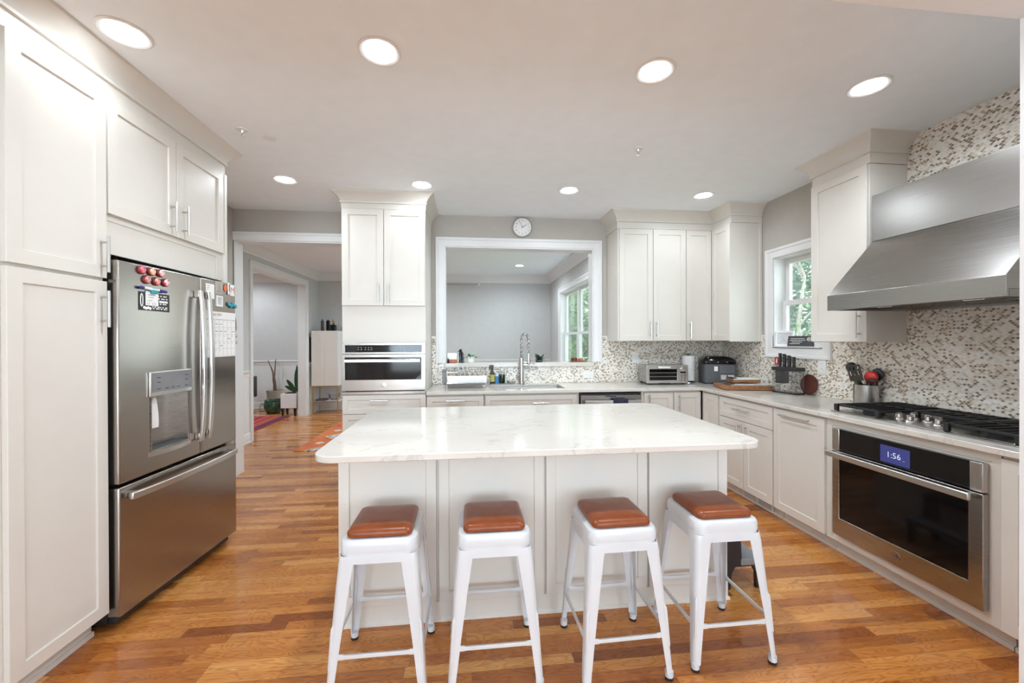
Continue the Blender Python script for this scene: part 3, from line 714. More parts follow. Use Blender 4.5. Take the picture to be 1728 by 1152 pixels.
oc.box(1.54, 1.558, -0.592, -0.02, 0.10, 0.8835, FRB); oc.box(2.396, 2.414, -0.592, -0.02, 0.10, 0.8835, FRB); oc.box(1.558, 2.396, -0.592, -0.58, 0.1, 0.8835, FRB); oc.box(1.558, 2.396, -0.58, -0.02, 0.10, 0.118, FRB)
oc.box(1.575, 2.375, 0.006, 0.010, 0.838, 0.842, FRB); oc.box(2.372, 2.376, 0.006, 0.010, 0.12, 0.84, FRB)
cabinet('base_cabinet', 'white housing cabinet round the large oven under the cooktop', FRB, 1.54, 2.414, 0.10, 0.8835, 0.595, [], toe=0.1, body=oc)
cabinet('base_cabinet', 'white end panel unit right of the large oven', FRB, 1.135, 1.538, 0.10, 0.8835, 0.595, [('door', 1.14, 1.534, 0.105, 0.868, None)], toe=0.1)

# worktop: one L of white quartz with the sink cut out
SINK = (0.235, 0.965, 3.94, 4.33)
single('countertop', slab_xy(MB(), -0.394, XR - 0.009, 1.134, YB - 0.009, 0.884, 0.914, [(-0.5, 2.305, 1.0, 3.805), SINK]), 'quartz',
       'continuous white veined quartz worktop along the back and right walls', 'countertop', bevel=0.003)
single('ledge', MB().box(PASS[0] + 0.014, PASS[1] - 0.014, YB + 0.01, YB + 0.21, 1.099, 1.144).box(PASS[0] + 0.002, PASS[1] - 0.002, YB - 0.035, YB + 0.01, 1.099, 1.144), 'quartz',
       'pale quartz sill shelf at the bottom of the pass-through opening', 'shelf', bevel=0.003)

# upper units
UB = face_back(4.10)
cabinet('upper_cabinet', 'white two-door wall cabinet above the toaster oven', UB, 1.560, 2.313, 1.378, 2.565, 0.325,
        [('door', 1.576, 1.943, 1.381, 2.562, (1.908, 1.505, 0.18)), ('door', 1.945, 2.312, 1.381, 2.562, (1.980, 1.505, 0.18))])
cu = MB(); cu.prism([(2.3145, YB - 0.005), (2.3145, 4.10), (2.62, 4.10), (2.62, 3.80), (XR - 0.004, 3.80), (XR - 0.004, YB - 0.005)], 1.378, 2.565)
tc = thing('upper_cabinet', 'white L-shaped corner wall cabinet above the bread machine', 'cabinet', (2.7, 4.2, 1.378))
part('body', cu, CAB, tc, bevel=0.0012)
d = part('door', MB().shaker(UB, 2.315, 2.598, 1.381, 2.562, 0.0005), CAB, tc); part('handle', MB().pull(UB, 2.352, 1.495, 0.18), 'nickel', d)
part('door', MB().shaker(face_right(2.62), 3.782, 4.078, 1.381, 2.562, 0.0005), CAB, tc)
part('end_panel', MB().box(2.604, XR - 0.004, 3.782, 3.799, 1.372, 2.565).box(XR - 0.03, XR - 0.004, 3.772, 3.782, 1.372, 2.565), CAB, tc, bevel=0.001)
struct('trim_14', MB().sweep([(1.560, YB - 0.002), (1.560, 4.10), (2.62, 4.10), (2.62, 3.782), (XR - 0.002, 3.782)], CRN, 1), CAB)
UR = face_right(2.66)
cabinet('upper_cabinet', 'white single-door wall cabinet between the window and the range hood', UR, 2.417, 2.861, 1.372, 2.565, 0.284,
        [('door', 2.419, 2.860, 1.374, 2.562, (2.462, 1.49, 0.18))])
struct('trim_15', MB().sweep([(XR - 0.002, 2.861), (2.66, 2.861), (2.66, 2.417), (XR - 0.010, 2.417)], CRN, 1), CAB)

# ================================================================== APPLIANCES
# ---- recessed lamps in the ceiling
def lamp_proto():
    t = thing('recessed_light', 'x', 'ceiling light', (0, 0, H))
    part('trim', MB().lathe([(0.098, -0.0005), (0.098, -0.004), (0.090, -0.008), (0.078, -0.006), (0.070, -0.0015), (0.070, -0.0005)], n=40), 'white_plastic', t, local=True)
    part('lens', MB().lathe([(0.0, -0.0035), (0.068, -0.0035), (0.068, -0.001), (0.0, -0.001)], n=36), 'lamp_lens', t, 'glowing white lens', local=True)
    d = bpy.data.lights.new('flood', 'SPOT'); d.energy = SPOT_W; d.color = (0.84, 0.925, 1.0)
    d.spot_size = radians(168); d.spot_blend = 0.6; d.shadow_soft_size = 0.066
    o = bpy.data.objects.new('flood', d); C.objects.link(o); o.parent = t; o.location = (0, 0, -0.012)
    return t
lp = lamp_proto()
LAMPS = [(-1.50, 1.95, 'recessed ceiling light over the tall pantry cabinet, front row'), (-0.41, 1.95, 'recessed ceiling light in the front row, second from the pantry'),
         (0.94, 1.95, 'recessed ceiling light in the front row, second from the shell-tiled wall'), (2.14, 1.95, 'recessed ceiling light in the front row near the range hood'),
         (-1.53, 3.58, 'recessed ceiling light in the back row, in front of the dining doorway'), (-0.40, 3.58, 'recessed ceiling light in the back row, just before the tall oven cabinet'),
         (0.91, 3.58, 'recessed ceiling light in the back row, in front of the wall clock'), (2.20, 3.58, 'recessed ceiling light in the back row, over the corner wall cabinets'),
         (0.93, 7.30, 'recessed ceiling light seen through the pass-through, in the dining room')]
HID = [(-4.4, 8.0), (-3.7, 6.0), (-1.2, 7.0), (-1.2, 5.5), (0.93, 5.5), (-4.4, 7.0)]  # unseen lamps added to light the dining room and the side room
for i, (x, y, lb) in enumerate(LAMPS):
    o = lp if i == 0 else dup(lp, (x, y, H), 0, lb)
    o.location = (x, y, H); o['label'] = lb
# lamp strengths set by hand: low near cabinets to avoid clipping, high over island
for i, k in enumerate((0.22, 1.85, 1.9, 1.2, 0.9, 0.25, 0.8, 0.40)):
    o = [c for c in C.objects if c.type == 'LIGHT' and c.parent and (c.parent.location.xy - Vector(LAMPS[i][:2])).length < 0.01][0]
    o.data = o.data.copy(); o.data.energy = SPOT_W * k
for x, y in HID:
    dup(lp, (x, y, H), 0, 'added unseen ceiling light for the rooms beyond the doorway')['group'] = 'added unseen lights beyond the doorway'
far_flood = [c for c in lp.children if c.type == 'LIGHT'][0].data.copy()
far_flood.color = (0.82, 0.92, 1.0); far_flood.energy = SPOT_W * 1.6        # strength raised to brighten the dining room and the side room
for o in list(C.objects):
    if o.type == 'LIGHT' and o.parent and o.parent.location.y > 4.6: o.data = far_flood
# ---- sprinklers and a cover plate
sp = thing('sprinkler_head', 'pendent fire sprinkler head in the ceiling above the refrigerator side', 'sprinkler', (-1.44, 2.76, H))
part('escutcheon', MB().lathe([(0.0, -0.001), (0.036, -0.001), (0.034, -0.006), (0.014, -0.010), (0.0, -0.010)], n=24), 'white_plastic', sp, local=True)
part('nozzle', MB().cyl((0, 0, -0.010), (0, 0, -0.022), 0.011, 0.007, 12).tube([(0.007, 0, -0.022), (0.012, 0, -0.032), (0.004, 0, -0.046)], 0.002, 6).tube([(-0.007, 0, -0.022), (-0.012, 0, -0.032), (-0.004, 0, -0.046)], 0.002, 6).cyl((0, 0, -0.022), (0, 0, -0.044), 0.0025, n=8).lathe([(0, -0.046), (0.013, -0.046), (0.013, -0.048), (0, -0.048)], n=16), 'chrome', sp, local=True)
dup(sp, (1.20, 2.75, H), 0.6, 'pendent fire sprinkler head in the ceiling above the island countertop')
single('cover_plate', MB().lathe([(0.0, H - 0.001), (0.042, H - 0.001), (0.041, H - 0.004), (0.0, H - 0.004)], (-1.32, 2.86, 0), 28), 'white_plastic', 'flat round white cover plate flush on the ceiling near a sprinkler', 'cover plate')

# ---- refrigerator
RX = -1.665; RY0, RY1, RYM = 2.116, 3.008, 2.664
FA = radians(3.0); FU = Vector((sin(FA), cos(FA), 0)); FN = Vector((cos(FA), -sin(FA), 0))   # it stands slightly turned in its alcove
rf = thing('refrigerator', 'stainless steel french-door refrigerator with bottom freezer and magnets', 'refrigerator', (-2.0, 2.57, 0))
FRX = F(Vector((RX, RY0, 0)) - FN * 0.062 - FU * RY0, FU, FN)
rb = MB(); rb.box(RY0 + 0.012, RY1 - 0.04, -0.66, -0.008, 0.03, 1.745, FRX)
for yy in (RY0 + 0.06, RY1 - 0.09):
    for vv in (-0.1, -0.58): rb.cyl(FRX.p(yy, vv, 0.0), FRX.p(yy, vv, 0.03), 0.02, n=10)
rb.box(RY0 + 0.02, RY1 - 0.04, -0.008, 0.03, 0.025, 0.066, FRX)
part('body', rb, 'black_plastic', rf, bevel=0.003)
DZ0, DZ1 = 0.705, 1.785
DISP = (2.298, 2.566, 0.812, 1.100)
ld = MB(); ld.hole_slab(RY0, RYM - 0.003, DZ0, DZ1, 0.0, 0.062, [DISP], FRX)
doorL = part('door', ld, 'steel_brown', rf, bevel=0.008, seg=3)
doorR = part('door', MB().box(RYM + 0.003, RY1, 0.0, 0.062, DZ0, DZ1, FRX), 'steel_brown', rf, bevel=0.008, seg=3)
part('hinge_cover', MB().box(RY0 + 0.014, RY0 + 0.07, -0.1, -0.001, 1.7455, 1.775, FRX), 'black_plastic', rf, bevel=0.006)
part('hinge_cover', MB().box(RY1 - 0.09, RY1 - 0.045, -0.1, -0.001, 1.7455, 1.775, FRX), 'black_plastic', rf, bevel=0.006)
drw = part('freezer_drawer', MB().box(RY0, RY1, 0.0, 0.062, 0.068, 0.690, FRX), 'steel_brown', rf, bevel=0.008, seg=3)
# dispenser: glossy touch panel over a recess with tray and paddle
part('dispenser_recess', MB().hole_slab(DISP[0] + 0.0005, DISP[1] - 0.0005, DISP[2] + 0.0005, DISP[3], 0.001, 0.062, [(DISP[0] + 0.008, DISP[1] - 0.008, DISP[2] + 0.01, DISP[3] + 1)], FRX).box(DISP[0] + 0.002, DISP[1] - 0.002, 0.0005, 0.004, DISP[2] + 0.002, DISP[3] - 0.001, FRX), 'steel_dark', doorL)
pn = MB(); pn.box(DISP[0] - 0.014, DISP[1] + 0.014, 0.0625, 0.074, 1.102, 1.232, FRX)
part('dispenser_panel', pn, 'steel_light', doorL, bevel=0.003)
gl_ = MB(); gl_.box(DISP[0] - 0.006, DISP[1] + 0.006, 0.0742, 0.0755, 1.125, 1.226, FRX)
part('touch_screen', gl_, 'mid_grey', doorL)
for j, (uu, zz) in enumerate([(2.335, 1.20), (2.335, 1.175), (2.335, 1.14), (2.39, 1.14), (2.43, 1.14), (2.47, 1.14), (2.53, 1.20), (2.53, 1.175), (2.53, 1.14)]):
    part('icon', MB().box(uu - 0.011, uu + 0.011, 0.0757, 0.0762, zz - 0.002, zz + 0.002, FRX), 'ink', doorL)
tz = MB()
cu_ = [(DISP[0] - 0.014 + (DISP[1] - DISP[0] + 0.028) * i / 14, 0.064 + 0.022 * sin(pi * i / 14)) for i in range(15)]
tz.loft([[FRX.p(a, 0.0625, z) for a, b in cu_[:1]] + [FRX.p(a, b, z) for a, b in cu_] + [FRX.p(cu_[-1][0], 0.0625, z)] for z in (0.790, 0.812)])
part('drip_tray', tz, 'steel_light', doorL)
part('tray_grille', MB().box(DISP[0] + 0.01, DISP[1] - 0.01, 0.006, 0.060, DISP[2] + 0.0105, DISP[2] + 0.014, FRX), 'dark_grey', doorL)
pd = MB(); pd.loft([[FRX.p(2.350 + s * wv, 0.03 + o, z) for s, o in ((-1, 0), (1, 0), (1, 0.010), (-1, 0.010))] for z, wv in ((1.094, 0.010), (1.07, 0.016), (1.0, 0.026), (0.95, 0.028), (0.93, 0.026))])
part('paddle', pd, 'white_plastic', doorL, 'pale water paddle')
def bow(fr, u, z0, z1, v0, v1, wd, th, n=18, horiz=False):
    """bar handle that bows away from its door"""
    mb = MB(); rings = []
    for i in range(n + 1):
        t = i / n; v = v0 + (v1 - v0) * (sin(pi * t) ** 0.55); a = z0 + (z1 - z0) * t
        q = [(-wd / 2, -th / 2), (wd / 2, -th / 2), (wd / 2, th / 2), (-wd / 2, th / 2)]
        rings.append([fr.p(a, v + dv, u + da) if horiz else fr.p(u + da, v + dv, a) for da, dv in q])
    return mb.loft(rings)
for dr, u in ((doorL, RYM - 0.040), (doorR, RYM + 0.026)):
    h = part('handle', bow(FRX, u, 0.79, 1.70, 0.090, 0.114, 0.026, 0.018), 'steel_light', dr, bevel=0.004)
    for z in (0.80, 1.655): part('bracket', MB().box(u - 0.014, u + 0.014, 0.0625, 0.090, z, z + 0.04, FRX), 'steel_dark', dr, bevel=0.003)
part('handle', bow(FRX, 0.640, RY0 + 0.03, RY1 - 0.045, 0.092, 0.118, 0.034, 0.018, horiz=True), 'steel_light', drw, bevel=0.004)
for u in (RY0 + 0.045, RY1 - 0.10): part('bracket', MB().box(u, u + 0.035, 0.0625, 0.100, 0.626, 0.654, FRX), 'steel_dark', drw, bevel=0.003)
# ---- things stuck on the refrigerator doors
FM = F(Vector((RX, RY0, 0)) - FU * RY0, FU, FN)
MAGS = [(2.243, 1.757, 'red round bottle-cap magnet at the top near corner of the fridge door', (0.45, 0.03, 0.06)), (2.303, 1.758, 'cream and red bottle-cap magnet, middle of the upper magnet row', None),
        (2.362, 1.760, 'pale pink bottle-cap magnet at the far end of the upper magnet row', None), (2.273, 1.712, 'dull red bottle-cap magnet, nearest in the lower magnet row', None),
        (2.333, 1.711, 'red and cream bottle-cap magnet in the middle of the lower magnet row', None), (2.394, 1.713, 'pink flowered bottle-cap magnet at the far end of the lower magnet row', None)]
for i, (k, a, b) in enumerate((('m0', (0.50, 0.02, 0.06), (0.75, 0.25, 0.28)), ('m1', (0.62, 0.30, 0.16), (0.80, 0.62, 0.40)), ('m2', (0.62, 0.25, 0.25), (0.78, 0.66, 0.62)), ('m3', (0.42, 0.11, 0.10), (0.62, 0.34, 0.30)), ('m4', (0.58, 0.04, 0.06), (0.74, 0.48, 0.34)), ('m5', (0.62, 0.05, 0.10), (0.80, 0.72, 0.70)))):
    t = NT(k); t.set(col=t.ramp(t.noise(t.objco(), 70, 2), [(0.42, a), (0.58, b)]), rough=0.35); M[k] = t.mat
plain('magnet_rim', (0.20, 0.02, 0.025), 0.4, var=0.2)
for i, (u, z, lb, c_) in enumerate(MAGS):
    t = thing('fridge_magnet', lb, 'magnet', tuple(FM.p(u, 0.0005, z)), group='round magnets on the refrigerator door')
    part('rim', MB().lathe([(0, 0), (0.022, 0), (0.0225, 0.006), (0.019, 0.012), (0.0, 0.012)], n=18, axis=tuple(FN)), 'magnet_rim', t, local=True)
    part('face', MB().lathe([(0, 0.0122), (0.0185, 0.0122), (0.016, 0.0145), (0, 0.015)], n=18, axis=tuple(FN)), 'm%d' % i, t, local=True)
mk = thing('marker_pen', 'white marker pen with blue caps held on the fridge door', 'pen', tuple(FM.p(2.31, 0.02, 1.665)))
part('barrel', MB().cyl(FM.p(2.245, 0.012, 1.667), FM.p(2.34, 0.012, 1.664), 0.007, n=10), 'white_plastic', mk)
part('cap', MB().cyl(FM.p(2.341, 0.012, 1.664), FM.p(2.388, 0.012, 1.6625), 0.0082, n=10), 'blue_ink', mk, 'blue cap')
part('end_plug', MB().cyl(FM.p(2.228, 0.012, 1.6675), FM.p(2.2445, 0.012, 1.667), 0.0078, n=10), 'blue_ink', mk, 'blue end')
fl = thing('flyer', 'black printed flyer with white lettering under a note on the fridge', 'flyer', tuple(FM.p(2.33, 0.001, 1.60)))
part('sheet', MB().box(2.228, 2.425, 0.0005, 0.0015, 1.553, 1.648, FM), 'flyer_black', fl)
tx = MB()
for zz, a, b in ((1.632, 2.348, 2.412), (1.618, 2.335, 2.40), (1.590, 2.345, 2.405), (1.572, 2.31, 2.41), (1.563, 2.30, 2.415)):
    u = a
    k = 0
    while u < b: tx.box(u, u + 0.006 + 0.004 * ((k * 7) % 3), 0.0017, 0.0020, zz, zz + 0.006, FM); u += 0.014 + 0.003 * ((k * 5) % 3); k += 1
tx.box(2.355, 2.412, 0.0017, 0.0020, 1.600, 1.611, FM)
tx.tube([FM.p(2.243 + 0.007 * cos(a), 0.0042, 1.605 + 0.032 * sin(a)) for a in [2 * pi * i / 20 for i in range(20)]], 0.0022, 5, True)
for q in range(4): tx.lathe([(0, 0), (0.008, 0), (0, 0.001)], FM.p(2.262 + 0.012 * q, 0.0017, 1.568 - 0.003 * (q % 2)), 10, axis=tuple(FN))
part('print', tx, 'paper', fl)
nt = thing('note', 'white handwritten note held over the black flyer', 'note', tuple(FM.p(2.31, 0.002, 1.6)))
part('sheet', MB().box(2.268, 2.348, 0.0026, 0.0034, 1.580, 1.655, FM), 'paper', nt)
wr = MB()
for j, zz in enumerate((1.635, 1.622, 1.606)):
    wr.tube([FM.p(2.280 + 0.003 * i, 0.0037, zz + 0.003 * sin(i * 2.3 + j)) for i in range(16 - 3 * j)], 0.0006, 4)
wr.tube([FM.p(2.285 + 0.008 * cos(a), 0.0037, 1.590 + 0.006 * sin(a)) for a in [2 * pi * i / 12 for i in range(12)]], 0.0006, 4, True); wr.tube([FM.p(2.318 + 0.010 * cos(a), 0.0037, 1.590 + 0.006 * sin(a)) for a in [2 * pi * i / 12 for i in range(12)]], 0.0006, 4, True)
part('handwriting', wr, 'ink', nt)
single('clip_magnet', MB().loft([[FM.p(2.312 + 0.024 * cos(a) * (1 - 0.18 * cos(2 * a)), v, 1.658 + 0.017 * sin(a) + 0.004 * sin(3 * a)) for a in [2 * pi * i / 18 for i in range(18)]] for v in (0.0036, 0.014, 0.018)]), 'teal', 'teal bird-shaped clip magnet holding the note under the marker', 'magnet', bevel=0.002)
rn = thing('note', 'white list with blue writing beside the fridge door handle', 'note', tuple(FM.p(2.76, 0.001, 1.7)))
part('sheet', MB().box(2.713, 2.791, 0.0005, 0.0012, 1.664, 1.757, FM), 'paper', rn)
wr = MB()
for j, zz in enumerate((1.744, 1.731, 1.719)): wr.tube([FM.p(2.722 + 0.003 * i, 0.0014, zz + 0.0025 * sin(i * 2.7 + j)) for i in range(10 - 2 * j)], 0.0009, 4)
part('handwriting', wr, 'blue_ink', rn)
ph = thing('photo_magnet', 'small photo card of two standing figures on the right fridge door', 'photo', tuple(FM.p(2.85, 0.001, 1.7)))
part('card', MB().box(2.7980, 2.8700, 0.0005, 0.003, 1.7020, 1.7840, FM), 'beige_pot', ph)
fg = MB()
for u, hgt in ((2.8280, 0.04), (2.8430, 0.05)): fg.box(u - 0.005, u + 0.005, 0.0032, 0.0036, 1.7200, 1.7200 + hgt - 0.008, FM); fg.lathe([(0, 0), (0.004, 0), (0, 0.0006)], FM.p(u, 0.0032, 1.7200 + hgt), 10, axis=tuple(FN))
fg.box(2.8080, 2.8620, 0.0032, 0.0035, 1.7090, 1.7240, FM)
part('picture', fg, 'ink_grey', ph)
fm = thing('framed_magnet', 'small square white framed magnet below the photo card', 'magnet', tuple(FM.p(2.845, 0.001, 1.62)))
part('frame', MB().hole_slab(2.8040, 2.8660, 1.6200, 1.6900, 0.0005, 0.007, [(2.8140, 2.8560, 1.6310, 1.6790)], FM), 'white_plastic', fm)
part('picture', MB().box(2.8145, 2.8555, 0.0008, 0.004, 1.6315, 1.6785, FM).box(2.8220, 2.8480, 0.0042, 0.0046, 1.6400, 1.6710, FM), ['mat_grey'], fm)
single('leaf_magnet', MB().loft([[FM.p(2.8970 + 0.014 * cos(a), v, 1.7480 + 0.022 * sin(a)) for a in [2 * pi * i / 16 for i in range(16)]] for v in (0.0005, 0.006)]), 'orange_card', 'orange round magnet on the right fridge door beside the photo card', 'magnet', bevel=0.002)
cr_ = MB(); cr_.cyl(FM.p(2.9260, 0.004, 1.7200), FM.p(2.9220, 0.004, 1.7740), 0.004, n=8).ball(FM.p(2.9220, 0.007, 1.7800), 0.007).ball(FM.p(2.9260, 0.006, 1.7180), 0.009, (0.6, 1, 1.4))
single('figure_magnet', cr_, 'white_ceramic', 'slim white figure magnet between the orange magnet and the red M', 'magnet')
mm_ = thing('letter_magnet', 'white card with a big red letter M on the fridge door', 'magnet', tuple(FM.p(2.97, 0.001, 1.73)))
part('card', MB().box(2.9480, 2.9920, 0.0005, 0.003, 1.7040, 1.7790, FM), 'paper', mm_)
part('letter', MB().text('M', 0.055, FM, 2.9700, 0.0034, 1.7400), 'orange_card', mm_)
tm = MB()
for i in range(4): tm.loft([[FM.p(2.9280 + 0.022 * i + 0.014 * cos(a), v, 1.6380 + 0.005 * (-1) ** i + 0.014 * sin(a)) for a in [2 * pi * k / 12 for k in range(12)]] for v in (0.0005, 0.012)])
single('wavy_magnet', tm, 'teal', 'teal wavy lettering magnet above the wall calendar', 'magnet', bevel=0.003)
cal = thing('calendar', 'white January 2024 dry-erase calendar sheet on the right fridge door', 'calendar', tuple(FM.p(2.87, 0.001, 1.3)))
part('sheet', MB().box(2.702, 3.004, 0.0005, 0.0015, 1.290, 1.585, FM), 'paper', cal)
gr = MB()
for i in range(8): u = 2.708 + 0.290 * i / 7; gr.box(u - 0.0006, u + 0.0006, 0.0016, 0.0019, 1.297, 1.543, FM)
for j in range(6): z = 1.297 + 0.235 * j / 5; gr.box(2.708, 2.998, 0.0016, 0.0019, z - 0.0006, z + 0.0006, FM)
part('grid', gr, 'ink_grey', cal)
tx = MB(); tx.text('January 2024', 0.022, FM, 2.80, 0.0018, 1.566)
for i, dname in enumerate(('Sunday', 'Monday', 'Tuesday', 'Wednesday', 'Thursday', 'Friday', 'Saturday')): tx.text(dname, 0.008, FM, 2.729 + 0.0414 * i, 0.0018, 1.535)
for n_ in range(31):
    k = n_ + 1
    tx.text(str(n_ + 1), 0.010, FM, 2.716 + 0.0414 * (k % 7), 0.0018, 1.520 - 0.047 * (k // 7))
for (ci, ri) in ((2, 0), (3, 0), (1, 1), (2, 1), (3, 1), (4, 1), (6, 1), (1, 2), (5, 2), (3, 3)):
    tx.tube([FM.p(2.713 + 0.0414 * ci + 0.0028 * i, 0.0018, 1.504 - 0.047 * ri + 0.003 * sin(2.4 * i + ci)) for i in range(11)], 0.0008, 4)
part('lettering', tx, 'ink', cal)
# ---- beads hanging at the far side of the refrigerator
gq = lambda v, z: FRX.p(RY1 + 0.013, v, z)
bd = thing('bead_garland', 'garland of dark red and cream beads hanging beside the far edge of the fridge', 'garland', tuple(gq(0.04, 1.36)))
part('strand', MB().tube([gq(0.045, 1.575), gq(0.047, 1.53), gq(0.048, 1.48), gq(0.046, 1.45)], [0.007, 0.011, 0.011, 0.008], 8), 'mahogany', bd)
for i in range(6): part('bead', MB().ball(gq(0.047 + 0.007 * sin(i * 2), 1.440 - 0.014 * i), 0.011, n=8), 'beige_pot', bd)
# ---- small built-in oven in the tall cabinet
MO = thing('built_in_oven', 'compact built-in stainless oven in the tall cabinet by the doorway', 'oven', (-0.77, 3.83, 0.902))
FO = face_back(3.8185)
part('body', MB().box(-1.122, -0.420, -0.5, -0.003, 0.920, 1.352, FO), 'dark_grey', MO)
part('control_panel', MB().hole_slab(-1.146, -0.398, 1.270, 1.372, 0.0, 0.022, [(-1.115, -0.432, 1.287, 1.350)], FO), 'steel_brown', MO, bevel=0.002)
cp = part('display', MB().box(-1.114, -0.433, 0.004, 0.016, 1.288, 1.349, FO), 'black_gloss', MO)
bt = MB()
for u in (-1.00, -0.973, -0.937, -0.908, -0.8835, -0.655, -0.62, -0.59):
    for z in (1.310, 1.329): bt.box(u - 0.006, u + 0.006, 0.0163, 0.0166, z - 0.0018, z + 0.0018, FO)
bt.tube([FO.p(-0.703 + 0.015 * cos(a), 0.0168, 1.320 + 0.015 * sin(a)) for a in [2 * pi * i / 24 for i in range(24)]], 0.0014, 5, True)
part('button', bt, 'mat_grey', cp)
od = part('door', MB().hole_slab(-1.146, -0.398, 0.936, 1.266, 0.0, 0.03, [(-1.115, -0.436, 1.035, 1.240)], FO), 'steel_brown', MO, bevel=0.002)
part('window', MB().box(-1.1145, -0.4365, 0.002, 0.022, 1.0355, 1.2395, FO), 'black_gloss', od)
hm = MB(); hm.box(-1.112, -0.440, 0.056, 0.072, 1.196, 1.224, FO)
for u in (-1.10, -0.465): hm.box(u, u + 0.013, 0.0225, 0.056, 1.202, 1.218, FO)
part('handle', hm, 'steel_light', od, bevel=0.003)
bg = MB(); bg.lathe([(0, 0), (0.021, 0), (0.021, 0.003), (0.018, 0.0035), (0, 0.0035)], FO.p(-0.772, 0.0303, 0.985), 24, axis=(0, -1, 0))
part('badge', bg, 'steel_light', od)
bgt = MB(); bgt.tube([FO.p(-0.772 + 0.0165 * cos(a), 0.0342, 0.985 + 0.0165 * sin(a)) for a in [2 * pi * i / 24 for i in range(24)]], 0.0011, 5, True); bgt.text('GE', 0.019, FO, -0.772, 0.0342, 0.985, shear=0.3)
part('monogram', bgt, 'dark_grey', od)
part('bottom_strip', MB().box(-1.146, -0.398, 0.0, 0.026, 0.900, 0.927, FO), 'steel_brown', MO, bevel=0.002)

# ---- large oven under the cooktop
LO = thing('built_in_oven', 'large built-in stainless oven with black glass below the cooktop', 'oven', (2.6, 1.96, 0.155))
FV = face_right(2.343)
part('body', MB().box(1.605, 2.32, -0.5, -0.002, 0.175, 0.815, FV), 'dark_grey', LO)
Y0, Y1 = 1.580, 2.339
cpl = part('control_panel', MB().box(Y0 + 0.052, Y1 - 0.046, 0.0, 0.030, 0.694, 0.828, FV), 'black_gloss', LO)
for a, b in ((Y0, Y0 + 0.0515), (Y1 - 0.0455, Y1)): part('end_cap', MB().box(a, b, 0.0, 0.034, 0.694, 0.830, FV), 'steel_vertical', LO, bevel=0.004)
scr = part('screen', MB().box(1.886, 2.040, 0.0303, 0.0312, 0.708, 0.802, FV), 'oven_screen', cpl, 'blue lit screen')
dg_ = MB(); dg_.text('1:56', 0.045, FV, 1.968, 0.0316, 0.753); dg_.text('~', 0.02, FV, 1.915, 0.0316, 0.738)
part('digits', dg_, 'screen_digits', cpl, 'white digits 1:56')
ldr = part('door', MB().hole_slab(Y0, Y1, 0.158, 0.689, 0.0, 0.033, [(Y0 + 0.056, Y1 - 0.044, 0.268, 0.664)], FV), 'steel', LO, bevel=0.003)
part('window', MB().box(Y0 + 0.0565, Y1 - 0.0445, 0.002, 0.028, 0.2685, 0.6635, FV), 'black_gloss', ldr)
hl = MB(); hl.box(1.600, 2.345, 0.066, 0.084, 0.655, 0.690, FV)
for u in (1.62, 2.30): hl.box(u, u + 0.022, 0.0325, 0.066, 0.663, 0.682, FV)
part('handle', hl, 'steel_light', ldr, bevel=0.005)
bg = MB(); bg.lathe([(0, 0), (0.021, 0), (0.021, 0.003), (0.018, 0.0035), (0, 0.0035)], FV.p(1.955, 0.0333, 0.214), 24, axis=(-1, 0, 0))
part('badge', bg, 'steel', ldr)
bgt = MB(); bgt.tube([FV.p(1.955 + 0.0165 * cos(a), 0.0372, 0.214 + 0.0165 * sin(a)) for a in [2 * pi * i / 24 for i in range(24)]], 0.0011, 5, True); bgt.text('GE', 0.019, FV, 1.955, 0.0372, 0.214, shear=0.3)
part('monogram', bgt, 'dark_grey', ldr)

# ---- dishwasher with a towel over its handle
DW = thing('dishwasher', 'stainless dishwasher front under the worktop with a navy towel', 'dishwasher', (1.389, 4.1, 0))
FD = face_back(3.85)
part('body', MB().box(1.078, 1.700, -0.55, -0.001, 0.10, 0.868, FD), 'black_plastic', DW)
dd = part('door', MB().box(1.085, 1.693, 0.0, 0.024, 0.115, 0.850, FD), 'steel', DW, bevel=0.003)
part('latch', MB().box(1.33, 1.445, 0.0245, 0.026, 0.835, 0.847, FD), 'black_plastic', DW)
hd_ = MB(); hd_.box(1.115, 1.68, 0.060, 0.076, 0.773, 0.807, FD)
for u in (1.13, 1.645): hd_.box(u, u + 0.02, 0.0245, 0.060, 0.781, 0.799, FD)
part('handle', hd_, 'steel_light', dd, bevel=0.004)
part('toe_board', MB().box(1.078, 1.70, -0.5, -0.06, 0, 0.099, FD), 'black_plastic', DW)
tw = MB()
pth = [(0.048, 0.62), (0.050, 0.70), (0.054, 0.79), (0.058, 0.813), (0.068, 0.818), (0.080, 0.813), (0.086, 0.79), (0.090, 0.70), (0.094, 0.60)]
rings = []
for i in range(13):
    u = 1.395 + 0.145 * i / 12; wv = 0.003 * sin(i * 1.9)
    rings.append([FD.p(u, a + (wv if a > 0.082 else 0), z) for a, z in pth] + [FD.p(u, a + (0.004 if a > 0.066 else -0.004) + (wv if a > 0.082 else 0), z + (0.004 if 0.8 < z else 0)) for a, z in reversed(pth)])
tw.loft(rings)
single('towel', tw, 'navy_cloth', 'dark navy dish towel hanging over the dishwasher handle', 'towel')

